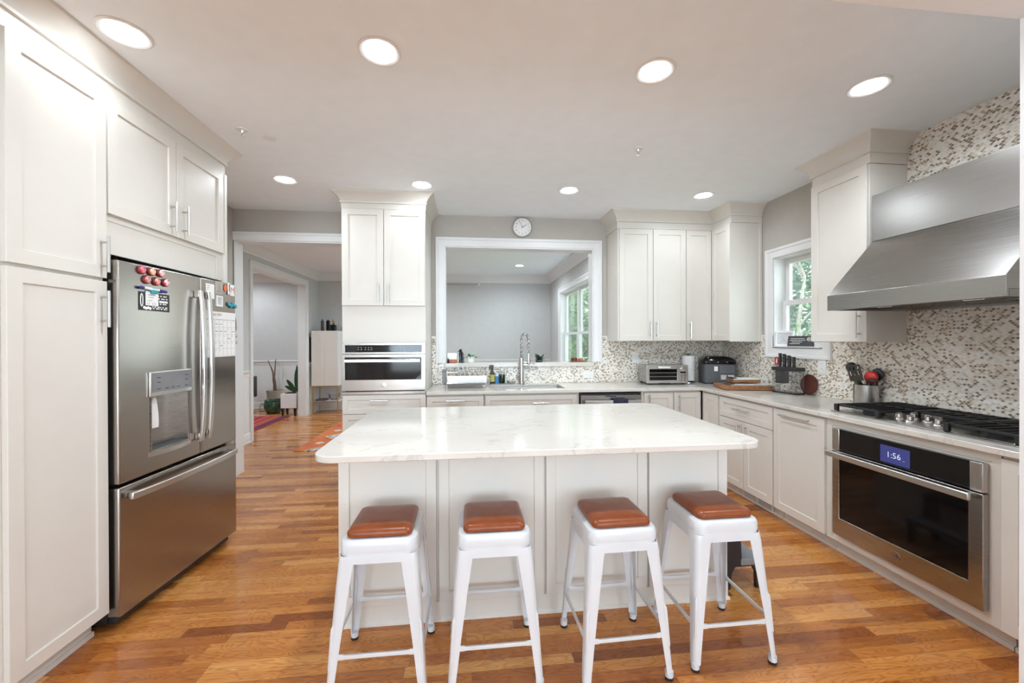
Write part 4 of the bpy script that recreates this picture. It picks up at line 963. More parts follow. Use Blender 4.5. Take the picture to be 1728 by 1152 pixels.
# ---- range hood
HD = thing('range_hood', 'large stainless range hood with a sloped canopy on the tiled wall', 'range hood', (2.64, 1.95, 1.577))
ya, yb = 1.508, 2.3855
pr_ = [(2.318, 1.578), (2.318, 1.674), (2.642, 2.032), (XR - 0.01, 2.032), (XR - 0.01, 1.578), (2.925, 1.578), (2.925, 1.612), (2.333, 1.612), (2.333, 1.578)]
hb = MB(); hb.loft([[Vector((x, y, z)) for x, z in pr_] for y in (ya, yb)])
part('canopy', hb, 'steel', HD, bevel=0.002)
part('duct_cover', MB().box(2.643, XR - 0.01, ya - 0.001, yb + 0.001, 2.0335, 2.335), 'steel', HD, bevel=0.002)
for yy in (ya, yb - 0.012): part('side_lip', MB().box(2.334, 2.924, yy, yy + 0.012, 1.579, 1.6115), 'steel_dark', HD)
bf = MB()
for i in range(26):
    yy = ya + 0.03 + i * 0.0315
    bf.box(2.42, 2.88, yy, yy + 0.016, 1.595, 1.611)
part('baffle_filter', bf, 'steel_dark', HD, kind='stuff')
for k in (0, 1): part('handle', MB().tube([(2.43, 1.66 + k * 0.42, 1.594), (2.43, 1.66 + k * 0.42, 1.583), (2.43, 1.74 + k * 0.42, 1.583), (2.43, 1.74 + k * 0.42, 1.594)], 0.003, 6), 'chrome', HD)
part('control_strip', MB().box(2.345, 2.40, 1.83, 2.12, 1.592, 1.611), 'steel_light', HD)
for i in range(5): part('button', MB().cyl((2.372, 1.87 + i * 0.05, 1.591), (2.372, 1.87 + i * 0.05, 1.584), 0.007, n=10), 'dark_grey', HD)

# ---- gas cooktop
CT = thing('cooktop', 'stainless gas cooktop with black cast-iron grates and five knobs', 'cooktop', (2.66, 1.98, 0.9145))
cx0, cx1, cy0, cy1 = 2.402, 2.925, 1.515, 2.452
part('tray', MB().prism(rrect(cx0, cx1, cy0, cy1, 0.012, 4), 0.9145, 0.921).prism(rrect(cx0 + 0.025, cx1 - 0.02, cy0 + 0.02, cy1 - 0.02, 0.02, 4), 0.921, 0.9235), 'steel', CT, bevel=0.0012)
for (bx, by, br_) in ((2.55, 2.29, 0.045), (2.80, 2.29, 0.038), (2.78, 1.985, 0.06), (2.55, 1.68, 0.038), (2.80, 1.68, 0.045)):
    part('burner', MB().lathe([(0, 0.9236), (br_ + 0.01, 0.9236), (br_ + 0.008, 0.934), (br_, 0.936), (br_, 0.942), (br_ - 0.006, 0.945), (0, 0.945)], (bx, by, 0), 24), 'black_iron', CT)
def grate(y0, y1, x0, x1):
    mb = MB(); z0, z1 = 0.952, 0.966; q = 0.012
    for yy in (y0, y1 - q): mb.box(x0, x1, yy, yy + q, z0, z1)
    for xx in (x0, x1 - q): mb.box(xx, xx + q, y0 + q, y1 - q, z0, z1)
    n = max(3, int((y1 - y0) / 0.05))
    for i in range(1, n): yy = y0 + (y1 - y0) * i / n; mb.box(x0 + q, x1 - q, yy - 0.005, yy + 0.005, z0 + 0.001, z1 + 0.003)
    mb.box((x0 + x1) / 2 - 0.006, (x0 + x1) / 2 + 0.006, y0 + q, y1 - q, z0 + 0.002, z1 + 0.001)
    for yy in (y0 + 0.002, y1 - 0.026):
        for xx in (x0 - 0.012, x1 - 0.024): mb.prism(rrect(xx, xx + 0.024, yy, yy + 0.024, 0.005, 2), 0.9238, z1)
    return mb
part('grate', grate(2.145, 2.445, 2.432, 2.905), 'black_iron', CT, bevel=0.002)
part('grate', grate(1.83, 2.138, 2.655, 2.905), 'black_iron', CT, bevel=0.002)
part('grate', grate(1.522, 1.823, 2.432, 2.905), 'black_iron', CT, bevel=0.002)
for (kx, ky) in ((2.52, 2.115), (2.60, 2.10), (2.49, 2.03), (2.58, 2.01), (2.535, 1.925)):
    t_ = MB().lathe([(0, 0.9236), (0.024, 0.9236), (0.022, 0.930), (0.017, 0.934), (0.0165, 0.955), (0.012, 0.958), (0, 0.958)], (kx, ky, 0), 20)
    t_.box(kx - 0.016, kx + 0.016, ky - 0.004, ky + 0.004, 0.956, 0.962)
    part('knob', t_, 'chrome', CT)

# ---- sink and tap
SK = thing('sink', 'stainless undermount sink basin cut into the back worktop', 'sink', (0.6, 4.13, 0.66))
x0, x1, y0, y1 = SINK
sk = MB(); R_ = lambda a, z: [Vector((p, q, z)) for p, q in rrect(x0 + a, x1 - a, y0 + a, y1 - a, 0.012, 4)]
sk.loft([R_(-0.012, 0.8836), R_(0.001, 0.8836), R_(0.002, 0.86), R_(0.01, 0.68), R_(0.03, 0.665), R_(0.2, 0.66)], True, False); sk.bm.faces.new([sk.bm.verts.new(v) for v in R_(0.2, 0.66)])
part('basin', sk, 'steel_light', SK)
part('drain', MB().lathe([(0, 0.6605), (0.045, 0.6605), (0.045, 0.664), (0.03, 0.662), (0, 0.661)], (0.6, 4.2, 0), 20), 'chrome', SK)
FC = thing('faucet', 'tall pull-down spring faucet standing behind the sink', 'faucet', (0.572, 4.355, 0.9145))
part('body', MB().lathe([(0, 0), (0.033, 0), (0.033, 0.012), (0.026, 0.016), (0.026, 0.285), (0.017, 0.292), (0, 0.292)], n=20), 'nickel', FC, local=True)
cpts = [(0, 0, 0.292), (0, 0, 0.42)] + [(0.04 - 0.04 * cos(a), 0.0, 0.475 + 0.072 * sin(a)) for a in [pi * i / 14 for i in range(15)]] + [(0.08, 0, 0.40), (0.08, 0, 0.34)]
part('hose', MB().tube(cpts, 0.0085, 8), 'mid_grey', FC, local=True)
spn = []
cl = [Vector(p) for p in cpts]; L = [0]
for a, b in zip(cl, cl[1:]): L.append(L[-1] + (b - a).length)
def along(s_):
    for i in range(len(L) - 1):
        if s_ <= L[i + 1]:
            t = (s_ - L[i]) / max(1e-6, L[i + 1] - L[i]); return cl[i].lerp(cl[i + 1], t), (cl[i + 1] - cl[i]).normalized()
    return cl[-1], (cl[-1] - cl[-2]).normalized()
turns = 38; tot = L[-1] - 0.01
for i in range(turns * 10 + 1):
    s_ = 0.005 + tot * i / (turns * 10); c_, d_ = along(min(s_, L[-1])); b_ = Vector((0, 1, 0)); a_ = b_.cross(d_).normalized(); th = 2 * pi * i / 10
    spn.append(c_ + (a_ * cos(th) + b_ * sin(th)) * 0.0155)
part('spring', MB().tube(spn, 0.0033, 5), 'nickel', FC, local=True)
part('spray_head', MB().lathe([(0, 0.215), (0.015, 0.215), (0.018, 0.225), (0.0165, 0.29), (0.013, 0.32), (0.013, 0.335), (0, 0.335)], (0.08, 0, 0), 16), 'nickel', FC, local=True)
part('holder_arm', MB().tube([(0.0, 0, 0.235), (0.066, 0, 0.235)], 0.006, 8).lathe([(0.016, 0.228), (0.0215, 0.228), (0.0215, 0.243), (0.016, 0.243)], (0.08, 0, 0), 16), 'nickel', FC, local=True)
part('lever', MB().cyl((0.02, 0, 0.205), (0.095, 0, 0.205), 0.016, 0.012, 12).tube([(0.135, 0, 0.20), (0.138, 0, 0.25), (0.142, 0, 0.315)], [0.006, 0.006, 0.0045], 8).cyl((0.095, 0, 0.205), (0.145, 0, 0.205), 0.009, n=10), 'nickel', FC, local=True)

# ---- floor register in the toe space
RG = thing('floor_register', 'white louvred air register at floor level under the two-door base unit', 'vent', (2.42, 3.14, 0.0))
FG = face_right(2.4125)
rgm = MB(); rgm.hole_slab(2.965, 3.325, 0.004, 0.096, 0.0, 0.006, [(2.98, 3.135, 0.018, 0.08), (3.15, 3.31, 0.018, 0.08)], FG)
part('frame', rgm, 'vent_white', RG)
part('backing', MB().box(2.975, 3.315, -0.0005, 0.0008, 0.012, 0.088, FG), 'black_plastic', RG)
lv = MB()
for i in range(13):
    for a in (2.985, 3.155): u = a + i * 0.0119; lv.box(u, u + 0.0038, 0.001, 0.005, 0.018, 0.08, FG)
lv.box(2.98, 3.31, 0.001, 0.0055, 0.047, 0.051, FG)
part('louvre', lv, 'vent_white', RG)

# ================================================================== ISLAND AND STOOLS
IX0, IX1, IY0, IY1 = -0.629, 1.375, 2.035, 2.90
IS = thing('island_cabinet', 'white island base with four flat panels facing the row of stools', 'cabinet', (0.373, 2.47, 0))
part('body', MB().box(IX0, IX1, IY0, IY1, 0.0, 0.8835), CAB, IS, bevel=0.0015)
FI = face_back(IY0)
for a, b in ((IX0 + 0.002, -0.160), (-0.151, 0.380), (0.388, 0.926), (0.935, IX1 - 0.002)):
    part('panel', MB().shaker(FI, a, b, 0.100, 0.880, 0.0005, 0.02, 0.05), CAB, IS)
part('plinth', MB().sweep([(IX0, IY1), (IX0, IY0), (IX1, IY0), (IX1, IY1)], [(0.0005, 0), (0.017, 0), (0.015, 0.012), (0.008, 0.018), (0.008, 0.096), (0.0005, 0.096)], 1), CAB, IS)
for i, (a, b) in enumerate(((IX0 + 0.01, 0.05), (0.055, 0.69), (0.695, IX1 - 0.01))):
    d = part('door', MB().shaker(F((0, IY1, 0), (1, 0, 0), (0, 1, 0)), a, b, 0.105, 0.87, 0.0005), CAB, IS)
single('island_countertop', MB().prism(rrect(-0.662, 1.390, 1.738, 2.94, 0.10, 10), 0.8842, 0.914), 'quartz', 'white veined quartz island worktop with rounded corners', 'countertop', bevel=0.004)

def make_stool():
    t = thing('bar_stool', 'x', 'stool', (0, 0, 0))
    s = MB(); h = 0.150
    def ring(a, z, r): return [Vector((p, q, z)) for p, q in rrect(-a, a, -a, a, r, 7)]
    s.loft([ring(h - 0.012, 0.556, 0.04), ring(h, 0.562, 0.045), ring(h, 0.592, 0.045), ring(h - 0.004, 0.602, 0.045), ring(h - 0.014, 0.608, 0.042), ring(h - 0.03, 0.609, 0.036), ring(h - 0.036, 0.604, 0.034)])
    s.loft([ring(h + 0.003, 0.522, 0.046), ring(h - 0.003, 0.562, 0.046), ring(h - 0.008, 0.562, 0.044), ring(h - 0.002, 0.522, 0.044), ring(h + 0.003, 0.522, 0.046)], True, False)
    part('seat', s, 'white_metal', t, local=True)
    c = MB(); q = 0.128
    c.loft([ring(q - 0.012, 0.6095, 0.02), ring(q - 0.002, 0.613, 0.026), ring(q, 0.620, 0.028), ring(q - 0.001, 0.630, 0.028), ring(q - 0.006, 0.637, 0.026), ring(q - 0.016, 0.642, 0.022), ring(q - 0.04, 0.645, 0.018), ring(0.03, 0.647, 0.01)])
    part('cushion', c, 'leather', t, 'brown leather cushion pad', local=True)
    for sx in (-1, 1):
        for sy in (-1, 1):
            rings = []
            for z, cc, a in ((0.552, 0.1485, 0.066), (0.545, 0.150, 0.068), (0.52, 0.1535, 0.062), (0.40, 0.1635, 0.053), (0.22, 0.1775, 0.041), (0.06, 0.1885, 0.031), (0.03, 0.190, 0.030)):
                r = min(0.024, a * 0.6); th = 0.003
                o = [(-a, 0)] + [(-r + r * sin(k * pi / 10), -r + r * cos(k * pi / 10)) for k in range(6)] + [(0, -a)]
                i_ = [(-th, -a)] + [(-r + (r - th) * cos(k * pi / 10), -r + (r - th) * sin(k * pi / 10)) for k in range(6)] + [(-a, -th)]
                rings.append([Vector((sx * (cc + p), sy * (cc + q_), z)) for p, q_ in o + i_])
            lm = MB().loft(rings)
            rb_ = [(0.30, 0.1705), (0.285, 0.1725), (0.14, 0.1825), (0.125, 0.1825)]
            lm.tube([(sx * (c_ - 0.0075), sy * (c_ - 0.0075), z) for z, c_ in rb_], [0.002, 0.0075, 0.0065, 0.002], 8)
            lg = part('leg', lm, 'white_metal', t, local=True)
            k1 = MB(); cx_, cy_ = sx * (0.190 - 0.014), sy * (0.190 - 0.014)
            k1.loft([[Vector((cx_ + 0.017 * cos(2 * pi * i / 14), cy_ + 0.017 * sin(2 * pi * i / 14), z)) for i in range(14)] for z in (0.012, 0.034)])
            part('cap', k1, 'white_metal', lg, local=True)
            part('foot', MB().lathe([(0, 0), (0.0165, 0), (0.018, 0.006), (0.018, 0.0118), (0, 0.0118)], (cx_, cy_, 0), 14), 'black_plastic', lg, 'black rubber foot', local=True)
    e = 0.176
    for (p0, p1) in (((-1, -1), (1, -1)), ((1, -1), (1, 1)), ((1, 1), (-1, 1)), ((-1, 1), (-1, -1))):
        z = 0.183; a_ = Vector((p0[0] * e, p0[1] * e, z)); b_ = Vector((p1[0] * e, p1[1] * e, z)); d_ = (b_ - a_).normalized(); n_ = Vector((-d_.y, d_.x, 0))
        a2 = a_ + d_ * 0.022; b2 = b_ - d_ * 0.022; rr_ = []
        for p, hgt, dep in ((a2, 0.011, 0.002), (a2 + d_ * 0.025, 0.011, 0.003), (a2 + d_ * 0.035, 0.0075, 0.005), (b2 - d_ * 0.035, 0.0075, 0.005), (b2 - d_ * 0.025, 0.011, 0.003), (b2, 0.011, 0.002)):
            rr_.append([p - n_ * dep - Vector((0, 0, hgt)), p + n_ * dep - Vector((0, 0, hgt)), p + n_ * dep + Vector((0, 0, hgt)), p - n_ * dep + Vector((0, 0, hgt))])
        part('footrest', MB().loft(rr_), 'white_metal', t, local=True, bevel=0.002)
    return t
stool = make_stool()
for i, (x, y, a, lb) in enumerate(((-0.358, 1.775, 0.0, 'white metal stool with brown cushion before the first island panel from the refrigerator side'), (0.104, 1.768, 0.0, 'white metal stool with brown cushion before the second island panel from the refrigerator side'),
                                   (0.637, 1.748, 0.02, 'white metal stool with brown cushion before the third island panel, two from the oven end'), (1.122, 1.778, 0.0, 'white metal stool with brown cushion at the oven end, beside the step stool'))):
    o = stool if i == 0 else dup(stool, (x, y, 0), a)
    o.location = (x, y, 0); o.rotation_euler = (0, 0, a); o['label'] = lb; o['group'] = 'bar stools along the island'
bpy.context.view_layer.update()

ss = thing('step_stool', 'dark grey plastic two-step stool on the floor at the island end', 'step stool', (1.53, 2.27, 0))
def tread(x0, x1, y0, y1, z): return MB().prism(rrect(x0, x1, y0, y1, 0.012, 3), z - 0.035, z)
part('lower_step', tread(1.505, 1.64, 2.09, 2.47, 0.168), 'mid_grey', ss, bevel=0.004)
part('upper_step', tread(1.395, 1.515, 2.09, 2.47, 0.335), 'dark_grey', ss, bevel=0.004)
for yy in (2.095, 2.44):
    sp_ = [(1.40, 0.0), (1.445, 0.0), (1.455, 0.09), (1.475, 0.125), (1.575, 0.125), (1.597, 0.09), (1.60, 0.0), (1.64, 0.0), (1.632, 0.132), (1.515, 0.134), (1.507, 0.30), (1.40, 0.30)]
    part('side_panel', MB().loft([[Vector((a, y_, b)) for a, b in sp_] for y_ in (yy, yy + 0.022)]), 'black_plastic', ss, bevel=0.002)

# ================================================================== THINGS ON THE WORKTOP
CZ = 0.9145
# toaster oven
TO = thing('toaster_oven', 'small silver toaster oven on the worktop under the two-door wall cabinet', 'toaster oven', (2.115, 4.22, CZ), radians(-4))
tb_ = MB(); tb_.box(-0.22, 0.22, -0.115, 0.13, 0.018, 0.205); part('body', tb_, 'steel', TO, local=True, bevel=0.006)
fr_ = MB(); fr_.hole_slab(-0.222, 0.222, 0.014, 0.208, 0.115, 0.133, [(-0.195, 0.105, 0.045, 0.165)], F((0, 0, 0), (1, 0, 0), (0, -1, 0))); part('face', fr_, 'steel_light', TO, local=True, bevel=0.002)
dr_ = part('door', MB().box(-0.194, 0.104, -0.128, -0.118, 0.046, 0.164), 'black_gloss', TO, local=True)
wr = MB()
for z in (0.085, 0.125): wr.cyl((-0.19, -0.1295, z), (0.10, -0.1295, z), 0.0016, n=6)
part('rack', wr, 'chrome', dr_, local=True)
part('handle', MB().box(-0.11, 0.02, -0.165, -0.148, 0.176, 0.194).box(-0.105, -0.09, -0.148, -0.134, 0.18, 0.19).box(0.0, 0.015, -0.148, -0.134, 0.18, 0.19), 'white_plastic', dr_, local=True, bevel=0.003)
part('dial', MB().lathe([(0, 0), (0.020, 0), (0.018, 0.014), (0, 0.015)], (0.165, -0.1335, 0.165), 20, (0, -1, 0)), 'chrome', TO, local=True)
part('screen', MB().box(0.135, 0.195, -0.1345, -0.1335, 0.122, 0.138), 'black_gloss', TO, local=True)
for i in range(3):
    for j in range(2): part('button', MB().cyl((0.148 + 0.034 * j, -0.1335, 0.10 - 0.026 * i), (0.148 + 0.034 * j, -0.138, 0.10 - 0.026 * i), 0.009, n=12), 'steel', TO, local=True)
for sx in (-0.19, 0.19):
    for sy in (-0.09, 0.10): part('foot', MB().cyl((sx, sy, 0), (sx, sy, 0.019), 0.013, n=12), 'black_plastic', TO, local=True)
part('crumb_tray', MB().box(-0.09, 0.03, -0.142, -0.12, 0.004, 0.0175), 'black_plastic', TO, local=True)
# paper towel
PT = thing('paper_towel_holder', 'white paper towel roll on a chrome stand beside the toaster oven', 'paper towel', (2.46, 4.30, CZ))
part('base', MB().lathe([(0, 0), (0.082, 0), (0.082, 0.004), (0.05, 0.014), (0.01, 0.018), (0, 0.018)], n=28), 'chrome', PT, local=True)
part('rod', MB().cyl((0, 0, 0.018), (0, 0, 0.315), 0.006, n=10).lathe([(0, 0.312), (0.026, 0.312), (0.026, 0.322), (0, 0.325)], n=18), 'dark_grey', PT, local=True)
part('roll', MB().lathe([(0.02, 0.020), (0.066, 0.020), (0.068, 0.024), (0.068, 0.294), (0.066, 0.298), (0.02, 0.298)], n=36), 'paper', PT, local=True)
part('arm', MB().tube([(-0.076, -0.005, 0.006), (-0.078, 0, 0.10), (-0.076, 0, 0.19)], 0.003, 6), 'chrome', PT, local=True)
# bread machine
BM = thing('bread_machine', 'grey bread machine with a bulging black lid in the worktop corner', 'appliance', (2.72, 4.18, CZ), radians(-20))
part('body', MB().prism(rrect(-0.16, 0.16, -0.14, 0.15, 0.03, 5), 0.012, 0.215), 'dark_grey', BM, local=True, bevel=0.004)
ld_ = MB(); rr = lambda a, b, z: [Vector((p, q, z)) for p, q in rrect(-0.165 + a, 0.165 - b, -0.145 + a * 0.6, 0.155 - a * 0.6, 0.035, 5)]
ld_.loft([rr(0, 0, 0.216), rr(-0.002, -0.002, 0.23), rr(0.004, 0.006, 0.262), rr(0.03, 0.06, 0.29), rr(0.06, 0.10, 0.298)])
part('lid', ld_, 'black_gloss', BM, local=True)
for i in range(2): part('lid_knob', MB().ball((-0.02 + 0.09 * i, -0.146, 0.236), 0.006, n=6), 'chrome', BM, local=True)
vn = MB()
for i in range(10):
    for j in range(4): vn.box(0.005 + 0.0145 * i, 0.012 + 0.0145 * i, -0.1425, -0.1405, 0.125 + 0.02 * j, 0.138 + 0.02 * j)
part('vent', vn, 'mid_grey', BM, local=True, kind='stuff')
for i in range(2): part('rating_label', MB().box(0.01 + 0.07 * i, 0.068 + 0.07 * i, -0.1425, -0.1405, 0.05, 0.10), 'mat_grey', BM, local=True)
part('sticker', MB().box(-0.055, -0.02, -0.1425, -0.1405, 0.14, 0.19), 'paper', BM, local=True)
part('foot', MB().prism(rrect(-0.14, 0.14, -0.12, 0.13, 0.02, 3), 0, 0.0118), 'black_plastic', BM, local=True)
# boards
def board(name, lb, loc, rz, w_, d_, h_, mt, r=0.012):
    t = thing(name, lb, 'cutting board', loc, rz)
    part('board', MB().prism(rrect(-w_ / 2, w_ / 2, -d_ / 2, d_ / 2, r, 4), 0.004, h_), mt, t, local=True, bevel=0.003)
    for sx in (-1, 1):
        for sy in (-1, 1): part('foot', MB().cyl((sx * (w_ / 2 - 0.03), sy * (d_ / 2 - 0.03), 0), (sx * (w_ / 2 - 0.03), sy * (d_ / 2 - 0.03), 0.004), 0.01, n=8), 'black_plastic', t, local=True)
    return t
BB = board('cutting_board', 'thick acacia cutting board lying on the right worktop, the lower and larger of two', (2.655, 3.66, CZ), radians(-12), 0.44, 0.31, 0.042, 'acacia')
bz = CZ + 0.0425
mt1 = thing('chopping_mat', 'thin white chopping mat with a dark handle on the larger cutting board', 'chopping mat', (2.68, 3.665, bz), radians(-12))
part('mat', MB().prism(rrect(-0.17, 0.20, -0.115, 0.125, 0.02, 4), 0, 0.008), 'mat_grey', mt1, local=True)
part('handle', MB().prism(rrect(-0.185, -0.14, -0.115, 0.085, 0.012, 4), 0.0082, 0.014), 'dark_grey', mt1, local=True)
B2 = board('cutting_board', 'small acacia cutting board stacked on top of the larger board', (2.69, 3.71, bz + 0.0145), radians(-12), 0.26, 0.17, 0.032, 'acacia')
mt2 = thing('chopping_mat', 'white chopping mat with a black grip on the topmost small board', 'chopping mat', (2.69, 3.71, bz + 0.0145 + 0.0325), radians(-12))
part('mat', MB().prism(rrect(-0.12, 0.13, -0.08, 0.085, 0.02, 4), 0, 0.009), 'white_plastic', mt2, local=True)
part('handle', MB().prism(rrect(-0.135, -0.085, -0.08, 0.06, 0.012, 4), 0.0092, 0.016), 'black_plastic', mt2, local=True)
# knife block with its knives
KB = thing('knife_block', 'clear acrylic knife block with black lid and base below the window', 'knife block', (2.820, 3.295, CZ), radians(9))
part('base', MB().prism(rrect(-0.055, 0.055, -0.115, 0.115, 0.006, 3), 0, 0.014), 'black_plastic', KB, local=True, bevel=0.002)
part('case', MB().hole_slab(-0.113, 0.113, 0.0145, 0.20, -0.05, 0.05, [], F((0, 0, 0), (0, 1, 0), (1, 0, 0))), 'clear_acrylic', KB, local=True)
part('insert', MB().box(-0.035, 0.035, 0.02, 0.095, 0.085, 0.199), 'black_plastic', KB, local=True)
part('lid', MB().prism(rrect(-0.058, 0.058, -0.118, 0.118, 0.008, 3), 0.2005, 0.232), 'black_plastic', KB, local=True, bevel=0.002)
cR = Matrix.Rotation(radians(9), 4, 'Z')
for i in range(6):
    p = Vector((2.820, 3.295, 0)) + (cR @ Vector((-0.014 + 0.018 * (i % 2), 0.065 - 0.0235 * i, 0)))
    k = thing('kitchen_knife', 'black-handled kitchen knife standing in the acrylic block below the window', 'knife', (p.x, p.y, CZ + 0.2325), radians(9), group='knives in the acrylic block')
    hh = 0.122 - 0.006 * i
    part('handle', MB().loft([[Vector((a, b, z)) for a, b in rrect(-0.012, 0.012, -0.0114 * q_, 0.0114 * q_, 0.007, 3)] for z, q_ in ((0.0002, 0.8), (0.02, 0.85), (hh * 0.6, 1.0), (hh, 0.95))]), 'black_plastic', k, local=True)
    rv = MB()
    for q_ in (0.3, 0.55, 0.8): rv.cyl((-0.0126, 0, hh * q_), (0.0126, 0, hh * q_), 0.0025, n=8)
    part('rivet', rv, 'nickel', k, local=True, kind='stuff')
p = Vector((2.820, 3.295, 0)) + (cR @ Vector((-0.006, 0.096, 0)))
sc_ = thing('scissors', 'red-handled scissors standing at the far end of the knife block', 'scissors', (p.x, p.y, CZ + 0.2325), radians(9))
part('handle', MB().tube([(0, 0.012 + 0.016 * cos(a), 0.048 + 0.036 * sin(a)) for a in [2 * pi * i / 18 for i in range(18)]], 0.0055, 8, True), 'red_plastic', sc_, local=True)
part('pivot', MB().box(-0.004, 0.004, 0.0, 0.016, 0.0002, 0.012), 'nickel', sc_, local=True)
rdb = MB(); cc_ = Vector((2.933, 3.185, CZ + 0.0885))
ax = Vector((-1, -0.0, 0.10)).normalized()
rdb.lathe([(0, -0.006), (0.085, -0.006), (0.088, 0), (0.085, 0.006), (0, 0.006)], cc_ - Vector((0.012, 0, 0)), 36, ax)
single('round_board', rdb, 'mahogany', 'dark red round wooden board leaning on the tiles behind the knife block', 'board')
# utensil crock and the utensils
UC = (2.86, 2.625)
CK = thing('utensil_crock', 'brushed steel utensil crock behind the cooktop', 'crock', (UC[0], UC[1], CZ))
part('pot', MB().lathe([(0, 0), (0.070, 0), (0.073, 0.003), (0.073, 0.150), (0.0705, 0.150), (0.0705, 0.006), (0, 0.006)], n=40), 'steel_vertical', CK, local=True)
uc = Vector((UC[0], UC[1], CZ + 0.01))
def utensil(name, lb, base, tip, head, mt, hmt=None):
    t = thing(name, lb, 'utensil', tuple(uc + Vector(base)))
    a = uc + Vector(base); b = uc + Vector(tip)
    part('handle', MB().tube([a, a.lerp(b, 0.5), b], [0.005, 0.006, 0.006], 8), hmt or mt, t)
    part('head', head(b, (b - a).normalized()), mt, t)
    return t
def paddle(wd, ln, slots=0, round_=False):
    def h(b, d):
        side = Vector((0.34, -0.94, 0)); side = (side - d * side.dot(d)).normalized(); n_ = d.cross(side)
        fr = F(b, side, n_)
        mb = MB()
        pts = [(-wd * 0.25, 0), (wd * 0.25, 0)] + ([(wd / 2 * cos(a), ln - wd * 0.5 + wd / 2 * sin(a)) for a in [pi * i / 10 - 0.4 for i in range(13)]] if round_ else [(wd / 2, ln * 0.45), (wd / 2, ln - 0.01), (wd / 2 - 0.008, ln), (-wd / 2 + 0.008, ln), (-wd / 2, ln - 0.01), (-wd / 2, ln * 0.45)])
        if not slots: mb.loft([[b + side * p + d * q + n_ * v for p, q in pts] for v in (-0.0015, 0.0015)])
        else:
            us = [-wd / 2 + wd * i / (2 * slots + 1) for i in range(2 * slots + 2)]
            P = lambda p, v, q: b + side * p + d * q + n_ * v
            def bx(u0, u1, q0, q1):
                mb.loft([[P(u0, v, q0), P(u1, v, q0), P(u1, v, q1), P(u0, v, q1)] for v in (-0.0015, 0.0015)])
            bx(-wd / 2, wd / 2, 0.0, ln * 0.35); bx(-wd / 2, wd / 2, ln * 0.88, ln)
            for i in range(0, 2 * slots + 1, 2): bx(us[i], us[i + 1], ln * 0.35, ln * 0.88)
        return mb
    return h
utensil('ladle', 'black ladle standing at the window side of the steel crock', (0.03, -0.035, 0), (0.02, 0.115, 0.235), lambda b, d: MB().ball(b + d * 0.03, 0.036, (0.9, 1, 1)), 'black_plastic')
utensil('slotted_spoon', 'black slotted spoon leaning out below the ladle in the steel crock', (-0.012, -0.03, 0), (-0.010, 0.042, 0.160), paddle(0.058, 0.09, 2), 'black_plastic')
utensil('spatula', 'dark grey slotted spatula standing tallest in the steel crock', (-0.02, 0.0, 0), (-0.05, 0.02, 0.165), paddle(0.084, 0.12, 3), 'handle_brown')
utensil('spatula', 'green spatula low between the black utensils in the steel crock', (-0.03, 0.022, 0), (-0.035, 0.034, 0.125), paddle(0.036, 0.05, 0, True), 'spoon_green')
utensil('strainer', 'red and black round strainer in the middle of the steel crock', (0.01, -0.02, 0), (0.0, -0.035, 0.155), lambda b, d: MB().ball(b + d * 0.04, 0.048, (0.5, 1, 1)), 'red_plastic', 'black_plastic')
utensil('spoon', 'black serving spoon behind the red strainer in the crock', (0.045, -0.03, 0), (0.05, -0.035, 0.18), lambda b, d: MB().ball(b + d * 0.035, 0.045, (0.35, 1, 1)), 'black_plastic')
utensil('whisk', 'black utensil leaning farthest over the cooktop from the crock', (-0.03, -0.02, 0), (-0.045, -0.05, 0.165), lambda b, d: MB().ball(b + Vector((0, -0.03, 0.014)), 0.028, (0.5, 1.5, 0.5)), 'black_plastic')
# dish rack
DR = thing('dish_rack', 'metal dish drying rack with a grey tray at the sink side', 'dish rack', (-0.03, 4.15, CZ))
wm = MB(); xa, xb, yc, yd = -0.215, 0.185, 4.03, 4.34
for xx in (xa, xb):
    wm.tube([(xx, yc, CZ + 0.003), (xx, yc, 1.09), (xx, yd, 1.09), (xx, yd, CZ + 0.003)], 0.0045, 8)
for z in (0.965, 1.075):
    for yy in (yc, yd): wm.cyl((xa, yy, z), (xb, yy, z), 0.0035, n=8)
for i in range(14): xx = xa + (xb - xa) * (i + 0.5) / 14; wm.tube([(xx, yd, 1.075), (xx, yd, 0.967), (xx, yc, 0.967)], 0.0018, 5)
part('frame', wm, 'chrome', DR)
part('tray', MB().box(-0.25, 0.165, 4.05, 4.36, 0.945, 0.956), 'mid_grey', DR, bevel=0.003)
part('front_plate', MB().box(xa + 0.006, xb - 0.006, yc - 0.001, yc + 0.002, 0.970, 1.040), 'steel', DR)
part('cutlery_holder', MB().hole_slab(-0.262, -0.222, 0.960, 1.085, 4.06, 4.20, [], WORLD).box(-0.265, -0.219, 4.056, 4.204, 1.085, 1.098), 'mid_grey', DR, bevel=0.003)
for i in range(3):
    single('plate', MB().lathe([(0, 0), (0.05, 0.001), (0.085, 0.008), (0.086, 0.011), (0.05, 0.005), (0, 0.004)], (-0.10 + 0.045 * i, 4.19, 1.056), 28, Vector((1, 0, 0.25))), 'white_ceramic', 'white plate standing upright in the dish drying rack', 'plate', 'plates in the dish rack')
